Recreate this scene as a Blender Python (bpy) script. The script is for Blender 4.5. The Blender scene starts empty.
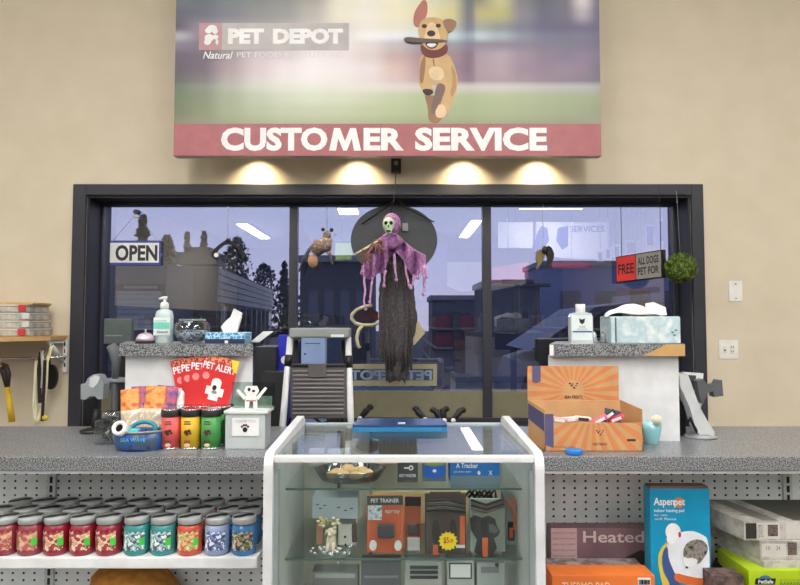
import bpy, bmesh, math, random
from mathutils import Vector, Matrix
random.seed(7)
PI = math.pi
SC = bpy.context.scene
C = SC.collection
H = 1.43; F = 620.0; TILT = math.radians(2.6)
COST, SINT = math.cos(TILT), math.sin(TILT)

def P(px, py, Y):                      # measured point of the photograph at depth Y, in metres
    u = (px - 400) / F; v = (292.5 - py) / F
    s = Y / (COST - v * SINT)
    return Vector((u * s, Y, H + s * (SINT + v * COST)))
def RX(px0, py0, px1, py1, Y):
    cy = (py0 + py1) / 2
    return P(px0, cy, Y).x, P(px1, cy, Y).x, P(400, py1, Y).z, P(400, py0, Y).z

# ------------------------------------------------------------------ materials
def lin(c):
    return tuple(((v/255)/12.92 if v/255 <= .04045 else ((v/255+.055)/1.055)**2.4) for v in c) + (1.0,)
MC = {}
def mat(name, col=(128,128,128), rough=.5, metal=0, emit=0, noise=None, spec=.5):
    if name in MC: return MC[name]
    m = bpy.data.materials.new(name); m.use_nodes = True; MC[name] = m
    nt = m.node_tree; b = nt.nodes['Principled BSDF']
    b.inputs['Base Color'].default_value = lin(col)
    b.inputs['Roughness'].default_value = rough
    b.inputs['Metallic'].default_value = metal
    b.inputs['Specular IOR Level'].default_value = spec
    if emit:
        b.inputs['Emission Color'].default_value = lin(col); b.inputs['Emission Strength'].default_value = emit
    tc = nt.nodes.new('ShaderNodeTexCoord')
    n = nt.nodes.new('ShaderNodeTexNoise'); nt.links.new(tc.outputs['Object'], n.inputs['Vector'])
    sc, c2, lo, hi, det = noise if noise else (14, tuple(max(0, v*.95) for v in col), .35, .65, 3)
    n.inputs['Scale'].default_value = sc; n.inputs['Detail'].default_value = det
    r = nt.nodes.new('ShaderNodeValToRGB'); nt.links.new(n.outputs['Fac'], r.inputs['Fac'])
    r.color_ramp.elements[0].position = lo; r.color_ramp.elements[1].position = hi
    r.color_ramp.elements[0].color = lin(c2); r.color_ramp.elements[1].color = lin(col)
    nt.links.new(r.outputs['Color'], b.inputs['Base Color'])
    return m
def multi(name, cols, scale, rough=.5, det=2):
    m = mat(name, cols[0], rough, noise=(scale, cols[-1], .3, .7, det))
    r = [x for x in m.node_tree.nodes if x.type == 'VALTORGB'][0].color_ramp
    r.interpolation = 'CONSTANT' if len(cols) > 3 else 'LINEAR'
    while len(r.elements) > 1: r.elements.remove(r.elements[-1])
    for i, c in enumerate(cols):
        p = .32 + .36 * i / (len(cols) - 1)
        e = r.elements[0] if i == 0 else r.elements.new(p)
        e.position = p; e.color = lin(c)
    return m
def glass(name, tint, refl, edge=.5, rough=.0):
    m = bpy.data.materials.new(name); m.use_nodes = True; MC[name] = m
    nt = m.node_tree; nt.nodes.clear()
    o = nt.nodes.new('ShaderNodeOutputMaterial'); mx = nt.nodes.new('ShaderNodeMixShader')
    t = nt.nodes.new('ShaderNodeBsdfTransparent'); t.inputs['Color'].default_value = lin(tint)
    g = nt.nodes.new('ShaderNodeBsdfGlossy'); g.inputs['Roughness'].default_value = rough
    f = nt.nodes.new('ShaderNodeLayerWeight'); f.inputs['Blend'].default_value = .25
    ma = nt.nodes.new('ShaderNodeMath'); ma.operation = 'MULTIPLY_ADD'
    ma.inputs[1].default_value = edge; ma.inputs[2].default_value = refl; ma.use_clamp = True
    nt.links.new(f.outputs['Facing'], ma.inputs[0]); nt.links.new(ma.outputs[0], mx.inputs['Fac'])
    nt.links.new(t.outputs[0], mx.inputs[1]); nt.links.new(g.outputs[0], mx.inputs[2])
    nt.links.new(mx.outputs[0], o.inputs['Surface'])
    return m
def vcol(name='printed colours', rough=.45):
    if name in MC: return MC[name]
    m = bpy.data.materials.new(name); m.use_nodes = True; MC[name] = m
    nt = m.node_tree; b = nt.nodes['Principled BSDF']; b.inputs['Roughness'].default_value = rough
    a = nt.nodes.new('ShaderNodeVertexColor'); a.layer_name = 'Col'
    nt.links.new(a.outputs['Color'], b.inputs['Base Color'])
    return m
def pegmat():
    m = mat('pegboard grey', (228,234,236), .5)
    nt = m.node_tree; b = nt.nodes['Principled BSDF']
    base = b.inputs['Base Color'].links[0].from_socket
    tc = nt.nodes.new('ShaderNodeTexCoord'); sp = nt.nodes.new('ShaderNodeSeparateXYZ')
    nt.links.new(tc.outputs['Object'], sp.inputs[0])
    def M_(op, a, b_=None, c=None):
        n = nt.nodes.new('ShaderNodeMath'); n.operation = op
        for i, v in enumerate((a, b_, c)):
            if v is None: continue
            if isinstance(v, (int, float)): n.inputs[i].default_value = v
            else: nt.links.new(v, n.inputs[i])
        return n.outputs[0]
    fx = M_('SUBTRACT', M_('FRACT', M_('MULTIPLY', sp.outputs['X'], 1/.0406)), .5)
    fz = M_('SUBTRACT', M_('FRACT', M_('MULTIPLY', sp.outputs['Z'], 1/.0262)), .5)
    dx = M_('MULTIPLY', fx, .0406); dz = M_('MULTIPLY', fz, .0262)
    d = M_('ADD', M_('MULTIPLY', dx, dx), M_('MULTIPLY', dz, dz))
    k = M_('LESS_THAN', d, .0046**2)
    mx = nt.nodes.new('ShaderNodeMix'); mx.data_type = 'RGBA'
    nt.links.new(k, mx.inputs['Factor']); nt.links.new(base, mx.inputs['A']); mx.inputs['B'].default_value = lin((45,48,52))
    nt.links.new(mx.outputs['Result'], b.inputs['Base Color'])
    return m

# ------------------------------------------------------------------ mesh builder
class MB:
    def __init__(s): s.v = []; s.f = []; s.m = []; s.s = []; s.mats = []
    def mi(s, m):
        if m not in s.mats: s.mats.append(m)
        return s.mats.index(m)
    def add(s, vs, fs, m, smooth=False):
        o = len(s.v); k = s.mi(m); s.v += [tuple(v) for v in vs]
        for f in fs: s.f.append(tuple(i + o for i in f)); s.m.append(k); s.s.append(smooth)
        return s
    def box(s, x0, x1, y0, y1, z0, z1, m, bev=0, seg=2):
        x0, x1 = sorted((x0, x1)); y0, y1 = sorted((y0, y1)); z0, z1 = sorted((z0, z1))
        vs = [(x, y, z) for z in (z0, z1) for x, y in ((x0,y0),(x1,y0),(x1,y1),(x0,y1))]
        fs = [(0,3,2,1),(4,5,6,7),(0,1,5,4),(1,2,6,5),(2,3,7,6),(3,0,4,7)]
        if bev:
            bm = bmesh.new(); bv = [bm.verts.new(v) for v in vs]
            for f in fs: bm.faces.new([bv[i] for i in f])
            bev = min(bev, (x1-x0)*.49, (y1-y0)*.49, (z1-z0)*.49)
            bmesh.ops.bevel(bm, geom=bm.edges[:], offset=bev, segments=seg, profile=.5, affect='EDGES')
            bm.verts.index_update()
            vs = [v.co[:] for v in bm.verts]; fs = [[v.index for v in f.verts] for f in bm.faces]; bm.free()
            return s.add(vs, fs, m, False)
        return s.add(vs, fs, m)
    def poly(s, pts, y0, y1, m, axis='y'):
        n = len(pts)
        area = sum(pts[i][0]*pts[(i+1) % n][1] - pts[(i+1) % n][0]*pts[i][1] for i in range(n))
        if area < 0: pts = pts[::-1]
        def q(a, b, d):
            return (a, d, b) if axis == 'y' else ((d, a, b) if axis == 'x' else (a, b, d))
        y0, y1 = min(y0, y1), max(y0, y1)
        vs = [q(a, b, y0) for a, b in pts] + [q(a, b, y1) for a, b in pts]
        fs = [tuple(range(n)), tuple(range(2*n-1, n-1, -1))] + [(i, i+n, (i+1) % n + n, (i+1) % n) for i in range(n)]
        if axis != 'y': fs = [f[::-1] for f in fs]
        return s.add(vs, fs, m)
    def ell(s, cx, cz, rx, rz, y0, y1, m, n=20, a0=0):
        return s.poly([(cx+rx*math.cos(a0+2*PI*i/n), cz+rz*math.sin(a0+2*PI*i/n)) for i in range(n)], y0, y1, m)
    def lathe(s, c, prof, m, n=24, sx=1, sy=1, smooth=True):
        vs = []; fs = []
        for r, z in prof:
            for i in range(n):
                a = 2*PI*i/n; vs.append((c[0]+r*sx*math.cos(a), c[1]+r*sy*math.sin(a), c[2]+z))
        for j in range(len(prof)-1):
            for i in range(n):
                k = (i+1) % n; fs.append((j*n+i, j*n+k, (j+1)*n+k, (j+1)*n+i))
        if prof[0][0] > 0: fs.append(tuple(range(n-1, -1, -1)))
        if prof[-1][0] > 0: fs.append(tuple((len(prof)-1)*n+i for i in range(n)))
        return s.add(vs, fs, m, smooth)
    def tube(s, pts, r, m, n=8, smooth=True):
        pts = [Vector(p) for p in pts]; N = len(pts)
        rs = r if isinstance(r, (list, tuple)) else [r]*N
        vs = []; fs = []; up = Vector((0, 0, 1)); prev = None
        for i, p in enumerate(pts):
            t = (pts[min(i+1, N-1)] - pts[max(i-1, 0)]).normalized()
            a = prev if prev is not None else (Vector((0,1,0)) if abs(t.y) < .9 else up)
            a = (a - t*a.dot(t)).normalized(); b = t.cross(a); prev = a
            for k in range(n):
                an = 2*PI*k/n; vs.append(p + rs[i]*(a*math.cos(an) + b*math.sin(an)))
        for i in range(N-1):
            for k in range(n):
                q = (k+1) % n; fs.append((i*n+k, i*n+q, (i+1)*n+q, (i+1)*n+k))
        fs.append(tuple(range(n-1, -1, -1))); fs.append(tuple((N-1)*n+k for k in range(n)))
        return s.add(vs, fs, m, smooth)
    def ball(s, c, r, m, n=14, sx=1, sy=1, sz=1, jit=0):
        prof = []; vs = []; fs = []
        R = n//2
        for j in range(R+1):
            a = -PI/2 + PI*j/R
            for i in range(n):
                b = 2*PI*i/n; k = 1+random.uniform(-jit, jit)
                vs.append((c[0]+r*sx*k*math.cos(a)*math.cos(b), c[1]+r*sy*k*math.cos(a)*math.sin(b), c[2]+r*sz*k*math.sin(a)))
        for j in range(R):
            for i in range(n):
                k = (i+1) % n; fs.append((j*n+i, j*n+k, (j+1)*n+k, (j+1)*n+i))
        return s.add(vs, fs, m, True)
    def grid(s, rows, m, th=.002, smooth=True):
        nr = len(rows); nc = len(rows[0]); vs = [tuple(p) for r in rows for p in r]
        vs += [(p[0], p[1]+th, p[2]) for r in rows for p in r]; o = nr*nc; fs = []
        for i in range(nr-1):
            for j in range(nc-1):
                a, b, c_, d = i*nc+j, i*nc+j+1, (i+1)*nc+j+1, (i+1)*nc+j
                fs.append((a, d, c_, b)); fs.append((a+o, b+o, c_+o, d+o))
        for i in range(nr-1):
            for j in (0, nc-1):
                a, d = i*nc+j, (i+1)*nc+j; fs.append((a, a+o, d+o, d))
        for j in range(nc-1):
            for i in (0, nr-1):
                a, d = i*nc+j, i*nc+j+1; fs.append((a, d, d+o, a+o))
        return s.add(vs, fs, m, smooth)
    def text(s, t, x0, x1, z0, z1, y, m, bold=0, shear=0, th=.0012, mirror=False):
        cu = bpy.data.curves.new('t', 'FONT'); cu.body = t; cu.offset = bold; cu.shear = shear; cu.extrude = 0
        cu.resolution_u = 3
        ob = bpy.data.objects.new('t', cu); C.objects.link(ob)
        bpy.context.view_layer.update()
        me = bpy.data.meshes.new_from_object(ob.evaluated_get(bpy.context.evaluated_depsgraph_get()))
        vs = [v.co.copy() for v in me.vertices]; fs = [tuple(p.vertices) for p in me.polygons]
        bpy.data.objects.remove(ob); bpy.data.curves.remove(cu); bpy.data.meshes.remove(me)
        if not vs: return s
        ax, bx = min(v.x for v in vs), max(v.x for v in vs); az, bz = min(v.y for v in vs), max(v.y for v in vs)
        out = []
        for v in vs:
            a = (v.x-ax)/(bx-ax)
            if mirror: a = 1-a
            out.append((x0+(x1-x0)*a, y-th, z0+(z1-z0)*(v.y-az)/(bz-az)))
        if mirror: fs = [f[::-1] for f in fs]
        return s.add(out, fs, m)
    # the same in measured coordinates
    def ptext(s, t, a, b, c, d, Y, m, **k):
        x0, x1, z0, z1 = RX(a, b, c, d, Y); return s.text(t, x0, x1, z0, z1, Y, m, **k)
    def prect(s, a, b, c, d, Y, th, m, bev=0):
        x0, x1, z0, z1 = RX(a, b, c, d, Y); return s.box(x0, x1, Y, Y+th, z0, z1, m, bev)
    def ppoly(s, pts, Y, th, m):
        q = [P(a, b, Y) for a, b in pts]; return s.poly([(v.x, v.z) for v in q], Y, Y+th, m)
    def pell(s, cx, cy, rx, ry, Y, th, m, n=18):
        q = P(cx, cy, Y); k = Y/F; return s.ell(q.x, q.z, rx*k, ry*k, Y, Y+th, m, n)
    def xf(s, M_, start=0):
        s.v = s.v[:start] + [tuple(M_ @ Vector(v)) for v in s.v[start:]]; return s
    def build(s, name, parent=None, org=None, local=False):
        if parent is not None and not local:
            o = Vector((0, 0, 0)); q = parent
            while q is not None: o += q.location; q = q.parent
        elif org == 'zero': o = Vector((0,0,0))
        elif org is not None: o = Vector(org)
        elif parent is not None: o = Vector((0, 0, 0))
        else:
            xs = [v[0] for v in s.v]; ys = [v[1] for v in s.v]; zs = [v[2] for v in s.v]
            o = Vector(((min(xs)+max(xs))/2, (min(ys)+max(ys))/2, min(zs)))
        me = bpy.data.meshes.new(name)
        me.from_pydata([tuple(Vector(v)-o) for v in s.v], [], s.f)
        for m in s.mats: me.materials.append(m)
        me.polygons.foreach_set('material_index', s.m); me.polygons.foreach_set('use_smooth', s.s)
        me.update()
        ob = bpy.data.objects.new(name, me); C.objects.link(ob)
        if parent is not None: ob.parent = parent
        if parent is None: ob.location = o
        return ob
def tag(o, label=None, cat=None, group=None, kind=None):
    if label: o['label'] = label
    if cat: o['category'] = cat
    if group: o['group'] = group
    if kind: o['kind'] = kind
    return o
def thing(name, label, cat, loc=(0,0,0), group=None):
    o = bpy.data.objects.new(name, None); C.objects.link(o); o.location = loc; o.empty_display_size = .05
    return tag(o, label, cat, group)
def one(name, mb, label, cat, group=None, kind=None): return tag(mb.build(name), label, cat, group, kind)
def struct(name, mb, org=None): return tag(mb.build(name, org=org), kind='structure')
def copytree(o, parent=None):
    c = o.copy(); C.objects.link(c); c.parent = parent
    for ch in o.children: copytree(ch, c)
    return c
def picture(name, parent, x0, x1, z0, z1, y, cols, rows, data, m=None, sub=5, fade=0):
    # a printed picture: colours given at positions cols x rows (0..1), smoothly blended
    m = m or vcol()
    def sm(t): return t*t*(3-2*t)
    def seg(a, t):
        for i in range(len(a)-1):
            if t <= a[i+1] + 1e-9: return i, sm((t-a[i])/(a[i+1]-a[i]))
        return len(a)-2, 1
    NX = (len(cols)-1)*sub; NZ = (len(rows)-1)*sub
    D = [[lin(tuple(v+(255-v)*fade for v in c)) for c in r] for r in data]
    vs = []; cs = []
    for j in range(NZ+1):
        for i in range(NX+1):
            u = i/NX; w = j/NZ
            a, fu = seg(cols, u); b, fw = seg(rows, w)
            c = tuple((D[b][a][k]*(1-fu)+D[b][a+1][k]*fu)*(1-fw) + (D[b+1][a][k]*(1-fu)+D[b+1][a+1][k]*fu)*fw for k in range(4))
            vs.append((x0+(x1-x0)*u, y, z1+(z0-z1)*w)); cs.append(c)
    fs = [(j*(NX+1)+i, (j+1)*(NX+1)+i, (j+1)*(NX+1)+i+1, j*(NX+1)+i+1) for j in range(NZ) for i in range(NX)]
    mb = MB(); mb.add(vs, fs, m, True)
    ob = mb.build(name, parent)
    at = ob.data.color_attributes.new('Col', 'FLOAT_COLOR', 'POINT')
    for i, c in enumerate(cs): at.data[i].color = c
    return ob
ORD = ['first','second','third','fourth','fifth','sixth','seventh','eighth','ninth','tenth','eleventh','twelfth']

# shared materials
WHITE = mat('white enamel', (232,234,235), .4); BLACK = mat('black plastic', (24,24,27), .4)
DGREY = mat('dark grey plastic', (62,64,68), .5); GREY = mat('grey plastic', (135,139,143), .5)
CHROME = mat('chrome', (205,207,210), .18, 1); PAPER = mat('white paper', (240,240,240), .7)
INK = mat('black ink', (22,22,26), .6); TRIM = mat('charcoal painted trim', (46,48,57), .5)
CARD = mat('brown cardboard', (196,142,90), .7); RED = mat('red print', (205,52,52), .5)
SPECK = mat('grey speckled laminate', (158,160,164), .3, noise=(250, (62,64,69), .40, .60, 1))
CLEAR = glass('clear plastic', (252,253,253), .04, .3, .03)
EXPO = 0.5; SKY = 1.7; GREFL = .18; LSTR = 27; SPOT = 9.0
# ------------------------------------------------------------------ camera, world, lights
cam = bpy.data.objects.new('camera', bpy.data.cameras.new('camera')); C.objects.link(cam)
cam.location = (0, 0, H); cam.rotation_euler = (PI/2 + TILT, 0, 0)
cam.data.sensor_width = 36; cam.data.lens = 36*F/800; cam.data.clip_start = .02
SC.camera = cam
SC.view_settings.view_transform = 'Standard'; SC.view_settings.look = 'None'
SC.view_settings.gamma = 1; SC.view_settings.exposure = EXPO
w = bpy.data.worlds.new('dusk sky'); SC.world = w; w.use_nodes = True
nt = w.node_tree; bg = nt.nodes['Background']
tc = nt.nodes.new('ShaderNodeTexCoord'); sp = nt.nodes.new('ShaderNodeSeparateXYZ')
rp = nt.nodes.new('ShaderNodeValToRGB')
nt.links.new(tc.outputs['Generated'], sp.inputs[0]); nt.links.new(sp.outputs['Z'], rp.inputs['Fac'])
nt.links.new(rp.outputs['Color'], bg.inputs['Color'])
e = rp.color_ramp.elements; e[0].position = 0; e[0].color = lin((206,203,218)); e[1].position = .5; e[1].color = lin((168,182,216))
k = e.new(.12); k.color = lin((190,195,220)); bg.inputs['Strength'].default_value = SKY

# ------------------------------------------------------------------ room shell
YW = 3.6; YG = 3.78; YT = 3.58
WALL = mat('beige wall paint', (217,205,183), .85, noise=(5, (210,198,175), .3, .7, 4))
FLOOR = mat('grey vinyl floor', (120,118,115), .35, noise=(9, (104,102,100), .4, .6, 5))
CEIL = mat('white ceiling paint', (214,216,220), .9)
ox0, ox1 = P(83, 310, YT).x, P(694, 310, YT).x; oz1 = P(400, 195, YT).z; oz0 = .80
X0, X1, YB, ZC = -6.2, 6.2, -16.0, 4.2
m = MB(); m.box(X0-.2, X1+.2, YB-.2, 3.9, -.15, 0, FLOOR); struct('floor', m, 'zero')
m = MB(); m.box(X0-.2, X1+.2, YB-.2, 3.9, ZC, ZC+.15, CEIL); struct('ceiling', m, 'zero')
m = MB(); m.box(X0-.2, ox0, YW, 3.9, 0, ZC, WALL); m.box(ox1, X1+.2, YW, 3.9, 0, ZC, WALL)
m.box(ox0, ox1, YW, 3.9, 0, oz0, WALL); m.box(ox0, ox1, YW, 3.9, oz1, ZC, WALL); struct('wall_back', m, 'zero')
GW = mat('blue grey wall paint', (120,132,165), .85)
m = MB(); m.box(X0-.2, X0, YB, YW, 0, ZC, WALL); struct('wall_left', m, 'zero')
m = MB(); m.box(X1, X1+.2, YB, YW, 0, ZC, WALL); struct('wall_right', m, 'zero')
m = MB(); m.box(X0, X1, YB-.2, YB, 0, ZC, GW); struct('wall_front', m, 'zero')

# the window: painted surround, reveal, frame, three panes
tx0, tx1, tz1 = P(70, 310, YT).x, P(706, 310, YT).x, P(400, 184, YT).z
m = MB()
for a in ((tx0, ox0, .74, tz1), (ox1, tx1, .74, tz1), (ox0, ox1, oz1, tz1), (ox0, ox1, .74, oz0)):
    m.box(a[0], a[1], YT, YW, a[2], a[3], TRIM, .003)
struct('trim_1', m, 'zero')
FRAME = mat('dark anodised frame', (52,53,62), .35); FRD = mat('dark reveal lining', (40,42,52), .5)
win = bpy.data.objects.new('window_1', None); C.objects.link(win); win.location = ((ox0+ox1)/2, YG, oz0); win['kind'] = 'structure'
m = MB(); t = .012
m.box(ox0, ox0+t, YW+.001, 3.88, oz0, oz1, FRD); m.box(ox1-t, ox1, YW+.001, 3.88, oz0, oz1, FRD)
m.box(ox0+t, ox1-t, YW+.001, 3.88, oz1-t, oz1, FRD); m.box(ox0+t, ox1-t, YW+.001, 3.88, oz0, oz0+t, FRD)
m.build('reveal_lining', win)
gx = [P(a, 310, YG).x for a in (104, 289.5, 297.5, 482.5, 491, 673)]
gz0, gz1 = P(400, 417, YG).z, P(400, 206.5, YG).z
m = MB(); y0, y1 = YG-.03, YG+.03
m.box(ox0+t, gx[0], y0, y1, oz0+t, oz1-t, FRAME, .003); m.box(gx[5], ox1-t, y0, y1, oz0+t, oz1-t, FRAME, .003)
m.box(gx[1], gx[2], y0, y1, gz0, gz1, FRAME, .003); m.box(gx[3], gx[4], y0, y1, gz0, gz1, FRAME, .003)
m.box(gx[0], gx[5], y0, y1, gz1, oz1-t, FRAME, .003); m.box(gx[0], gx[5], y0, y1, oz0+t, gz0, FRAME, .003)
m.build('window_frame', win)
PANE = glass('window glass', (214,215,224), GREFL, .35)
TBAND = mat('tan band strip', (120,114,92), .6)
for i in (0, 2, 4):
    m = MB(); m.box(gx[i]-.005, gx[i+1]+.005, YG-.004, YG+.004, gz0-.005, gz1+.005, PANE); m.build('pane', win)
for i in (0, 2, 4):  # opaque strips added room-side, so room light shows the tan band
    m = MB(); m.box(gx[i]+.001, gx[i+1]-.001, YG-.012, YG-.005, gz0+.001, P(400, 391, YG).z, mat('added tan strip', (124,120,96), .6)); m.build('added_tan_strip', win)
# tan painted ledge just outside, seen through the foot of the panes
lz = P(400, 391, 4.0).z
m = MB(); m.box(-2.6, 2.6, 3.97, 4.12, -.1, lz, mat('tan painted block', (186,176,140), .8), .01); struct('trim_2', m, 'zero')

# ------------------------------------------------------------------ ceiling lights
LAMP = mat('lit diffuser', (255,252,246), .5, emit=LSTR); HOUS = mat('light housing', (225,226,228), .5)
def strip(x0, x1, y0, y1, label, z=4.1):
    th = thing('ceiling_light', label, 'ceiling light', ((x0+x1)/2, (y0+y1)/2, z), 'strip lights under the ceiling')
    m = MB(); m.box(x0-.02, x1+.02, y0-.02, y1+.02, z+.02, z+.1, HOUS, .008); m.build('housing', th)
    m = MB(); m.box(x0, x1, y0, y1, z, z+.02, LAMP); m.build('diffuser', th)
SL = 'white strip light below the ceiling'
strip(-4.55, -4.25, -12.6, -9.6, SL + ', reflected in the left pane')
strip(1.92, 2.2, -12.3, -9.0, SL + ', reflected at the right of the middle pane')
strip(-1.5, -1.04, -7.95, -5.4, SL + ', reflected at the top of the middle pane')
strip(2.85, 4.35, -7.2, -6.75, SL + ', reflected along the top of the right pane')
LP = ((-3.6,-4.2),(3.4,-3.4),(-2.0,-1.6),(1.7,-1.6),(-4.4,.2),(-1.2,.7),(1.2,.7),(4.0,.2))
for i, (x, y) in enumerate(LP):
    strip(x-.16, x+.16, y-.85, y+.85, SL + ', %s, %s from the front window' % (('left aisle' if x < -2.5 else 'left of centre' if x < 0 else 'right of centre' if x < 2.5 else 'right aisle'), ('%.0f metres' % (3.6-y))))

# ------------------------------------------------------------------ outside
GRD = mat('asphalt', (52,52,60), .9); m = MB(); m.box(-60, 60, 3.9, 90, -.3, -.1, GRD); struct('ground', m, 'zero')
def tree(px, pt, Y, wpx, col, kind, label):
    b = P(px, 320, Y); top = P(px, pt, Y).z; wd = wpx*Y/F/2
    th = thing('tree', label, 'tree', (b.x, Y, -.1), 'trees beyond the car park')
    m = MB(); m.tube([(b.x, Y, -.1), (b.x+.05, Y, top*.5), (b.x, Y, top*.92)], [.22, .14, .03], mat('bark', (72,62,54), .9)); m.build('trunk', th)
    lm = multi('foliage %d %d %d' % col, [col, tuple(int(v*.72) for v in col)], .9, .9)
    m = MB(); hh = top
    n = 1500
    for i in range(n):
        q = random.random(); z = .5 + (hh-.5)*q
        if kind == 'fir': rr = wd*(1-q)**.7*(.8+.35*math.sin(q*60))
        else: rr = wd*math.sqrt(max(.02, 1-(2*q-1)**2))*(.72+.28*math.sin(7*q+i % 5))
        a = random.uniform(0, 2*PI); r = rr*math.sqrt(random.uniform(.25, 1))
        c = Vector((b.x+r*math.cos(a), Y+r*math.sin(a), z)); s_ = hh*.02*random.uniform(.7, 1.6)
        vs = []
        for k_ in range(3):
            d = Vector((random.gauss(0,1), random.gauss(0,1), random.gauss(0,1))).normalized()*s_
            vs.append(c+d)
        vs.append(c+Vector((0,0,-s_*.8)))
        m.add(vs, [(0,1,2),(0,2,3),(1,3,2),(0,3,1)], lm)
    m.build('foliage', th)
tree(141, 216, 34, 40, (92,98,84), 'fir', 'dark pointed evergreen tree rising behind the OPEN sign')
tree(166, 236, 36, 26, (146,146,120), 'round', 'pale olive tree just right of the OPEN sign')
tree(186, 233, 46, 18, (160,158,130), 'fir', 'pale yellow-green pointed tree, left one of a pair behind the roof')
tree(203, 232, 50, 22, (158,158,132), 'fir', 'pale yellow-green pointed tree, right one of a pair behind the roof')
tree(236, 238, 47, 34, (96,102,92), 'round', 'grey-green tree behind the hanging left bat')
tree(264, 264, 54, 34, (40,46,54), 'round', 'small dark tree at the far end of the long shop front')
tree(284, 262, 34, 30, (38,44,54), 'fir', 'dark tree beside the left window mullion')
tree(306, 262, 33, 26, (46,54,66), 'fir', 'dark blue-green tree just right of the left mullion')

BW = mat('brown grey stucco', (104,102,96), .8); BD = mat('dark shop glass', (44,48,54), .2); FAS = mat('pale fascia boards', (190,190,180), .7)
bl = thing('shop_building', 'brown-grey flat-roofed shop building with pale fascia, seen through the left pane', 'building', (-7.4, 26, -.1))
x_, z_ = P(217, 266, 22).x, P(217, 266, 22).z
m = MB()
ax, ay, bx, by = x_, 22, P(272, 290, 39).x, 39
m.add([(x_-2.2,22,-.1),(ax,22,-.1),(bx,by,-.1),(bx-2.2,by,-.1),(x_-2.2,22,z_),(ax,22,z_),(bx,by,z_),(bx-2.2,by,z_)],
      [(0,1,5,4),(1,2,6,5),(2,3,7,6),(3,0,4,7),(4,5,6,7),(0,3,2,1)], BW); m.build('walls', bl)
m = MB(); m.prect(176, 252, 216, 264, 22.6, 1.2, BW); m.prect(186, 247, 209, 258, 23, 1.0, BW); m.build('parapet', bl)
def side(u, z, off=.06):
    d = Vector((bx-ax, by-ay, 0)); nrm = Vector((d.y, -d.x, 0)).normalized(); q = Vector((ax, ay, 0)) + d*u + nrm*off; return (q.x, q.y, z)
m = MB()
for k_ in range(5):
    a, b = z_*(.62+.075*k_), z_*(.62+.075*k_+.062)
    m.add([side(.01,a), side(.99,a), side(.99,b), side(.01,b)], [(0,1,2,3)], FAS)
    m.add([side(.01,a,.0), side(.01,a,.1), side(.01,b,.1), side(.01,b,.0)], [(0,1,2,3)], FAS)
m.build('fascia', bl)
m = MB()
m.add([side(.03,.0,.03), side(.97,.0,.03), side(.97,z_*.58,.03), side(.03,z_*.58,.03)], [(0,1,2,3)], BD); m.build('glazing', bl)
for k_ in range(9):
    m = MB(); u = .04+k_*.1; m.box(side(u,0,.08)[0]-.06, side(u,0,.08)[0]+.06, side(u,0,.08)[1]-.06, side(u,0,.08)[1]+.06, 0, z_*.6, FAS if k_ < 1 else mat('grey post',(92,96,100),.6)); m.build('post', bl)
b2 = thing('warehouse', 'grey low building with a pale roller door behind the OPEN sign', 'building', (P(120,300,19).x, 19, -.1))
x0, x1, z0, z1 = RX(40, 264, 166, 340, 19)
GS = mat('grey siding', (104,108,112), .7)
m = MB(); m.box(x0, x1, 19, 21.5, -.1, z1, GS); m.build('walls', b2)
m = MB(); m.prect(117, 291, 160, 330, 18.93, .06, mat('pale roller door', (150,160,160), .6)); 
for k_ in range(7): m.prect(117, 294+5*k_, 160, 294.6+5*k_, 18.92, .02, GS)
m.build('roller_door', b2)
m = MB(); m.prect(115, 284, 165, 290.5, 18.9, .08, mat('sign band', (44,46,50), .6))
for k_ in range(13): m.prect(124+2.6*k_, 285.8, 125.8+2.6*k_, 288.6, 18.88, .02, mat('band letters', (150,152,155), .6))
m.build('sign_band', b2)
# parked car outside the right pane
def car():
    th = thing('parked_car', 'dark blue-grey car parked outside the right-hand pane', 'car', (2.6, 7.6, -.1))
    body = mat('blue grey car paint', (70,80,108), .45); gl = mat('car glass', (40,46,62), .25)
    zr = P(600, 302, 7).z; xl, xr = P(525, 320, 7).x, 4.5
    pts = [(xl-.1, .15), (xl-.12, .62), (xl-.02, .95), (xl+.55, 1.12), (xr-.1, 1.1), (xr, .6), (xr-.1, .15)]
    m = MB(); m.poly(pts, 6.75, 8.5, body); m.build('body', th)
    cab = [(xl+.02, 1.1), (xl+.75, zr-.06), (xl+1.2, zr), (xr-.5, zr-.02), (xr-.1, 1.1)]
    m = MB(); m.poly(cab, 6.85, 8.4, body); m.build('cabin', th)
    m = MB(); m.poly([(xl+.2, 1.14), (xl+.84, zr-.11), (xl+1.25, zr-.08), (xl+1.3, 1.14)], 6.84, 6.86, gl); m.build('side_window', th)
    m = MB(); m.poly([(xl+1.36, 1.14), (xl+1.33, zr-.08), (xr-.6, zr-.1), (xr-.35, 1.14)], 6.84, 6.86, gl); m.build('side_window', th)
    for x in (xl+.6, xr-.6):
        m = MB(); m.ell(x, .2, .31, .31, 6.72, 6.95, BLACK, 28); w_ = m.build('wheel', th)
        m = MB(); m.ell(x, .2, .18, .18, 6.71, 6.73, CHROME, 16); m.build('hub', w_)
    m = MB(); m.box(xl+.35, xl+.6, 6.6, 6.76, 1.12, 1.25, body, .03); m.build('mirror', th)
    m = MB(); m.ell(xl+.1, .72, .12, .09, 6.73, 6.76, mat('headlamp', (205,210,215), .1), 14); m.build('headlamp', th)
car()
for i, (px, pt, lb) in enumerate(((517, 284, 'thin dark lamp post seen in the left part of the right pane'), (536, 287, 'thin grey lamp post seen in the middle of the right pane'))):
    q = P(px, pt, 17+3*i); th = thing('street_lamp', lb, 'street lamp', (q.x, q.y, -.1))
    m = MB(); m.tube([(q.x, q.y, -.1), (q.x, q.y, q.z)], [.1, .07], DGREY); m.build('pole', th)
    m = MB(); m.box(q.x-.45, q.x+.45, q.y-.15, q.y+.15, q.z, q.z+.12, DGREY, .03); m.build('lamp_head', th)
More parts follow.
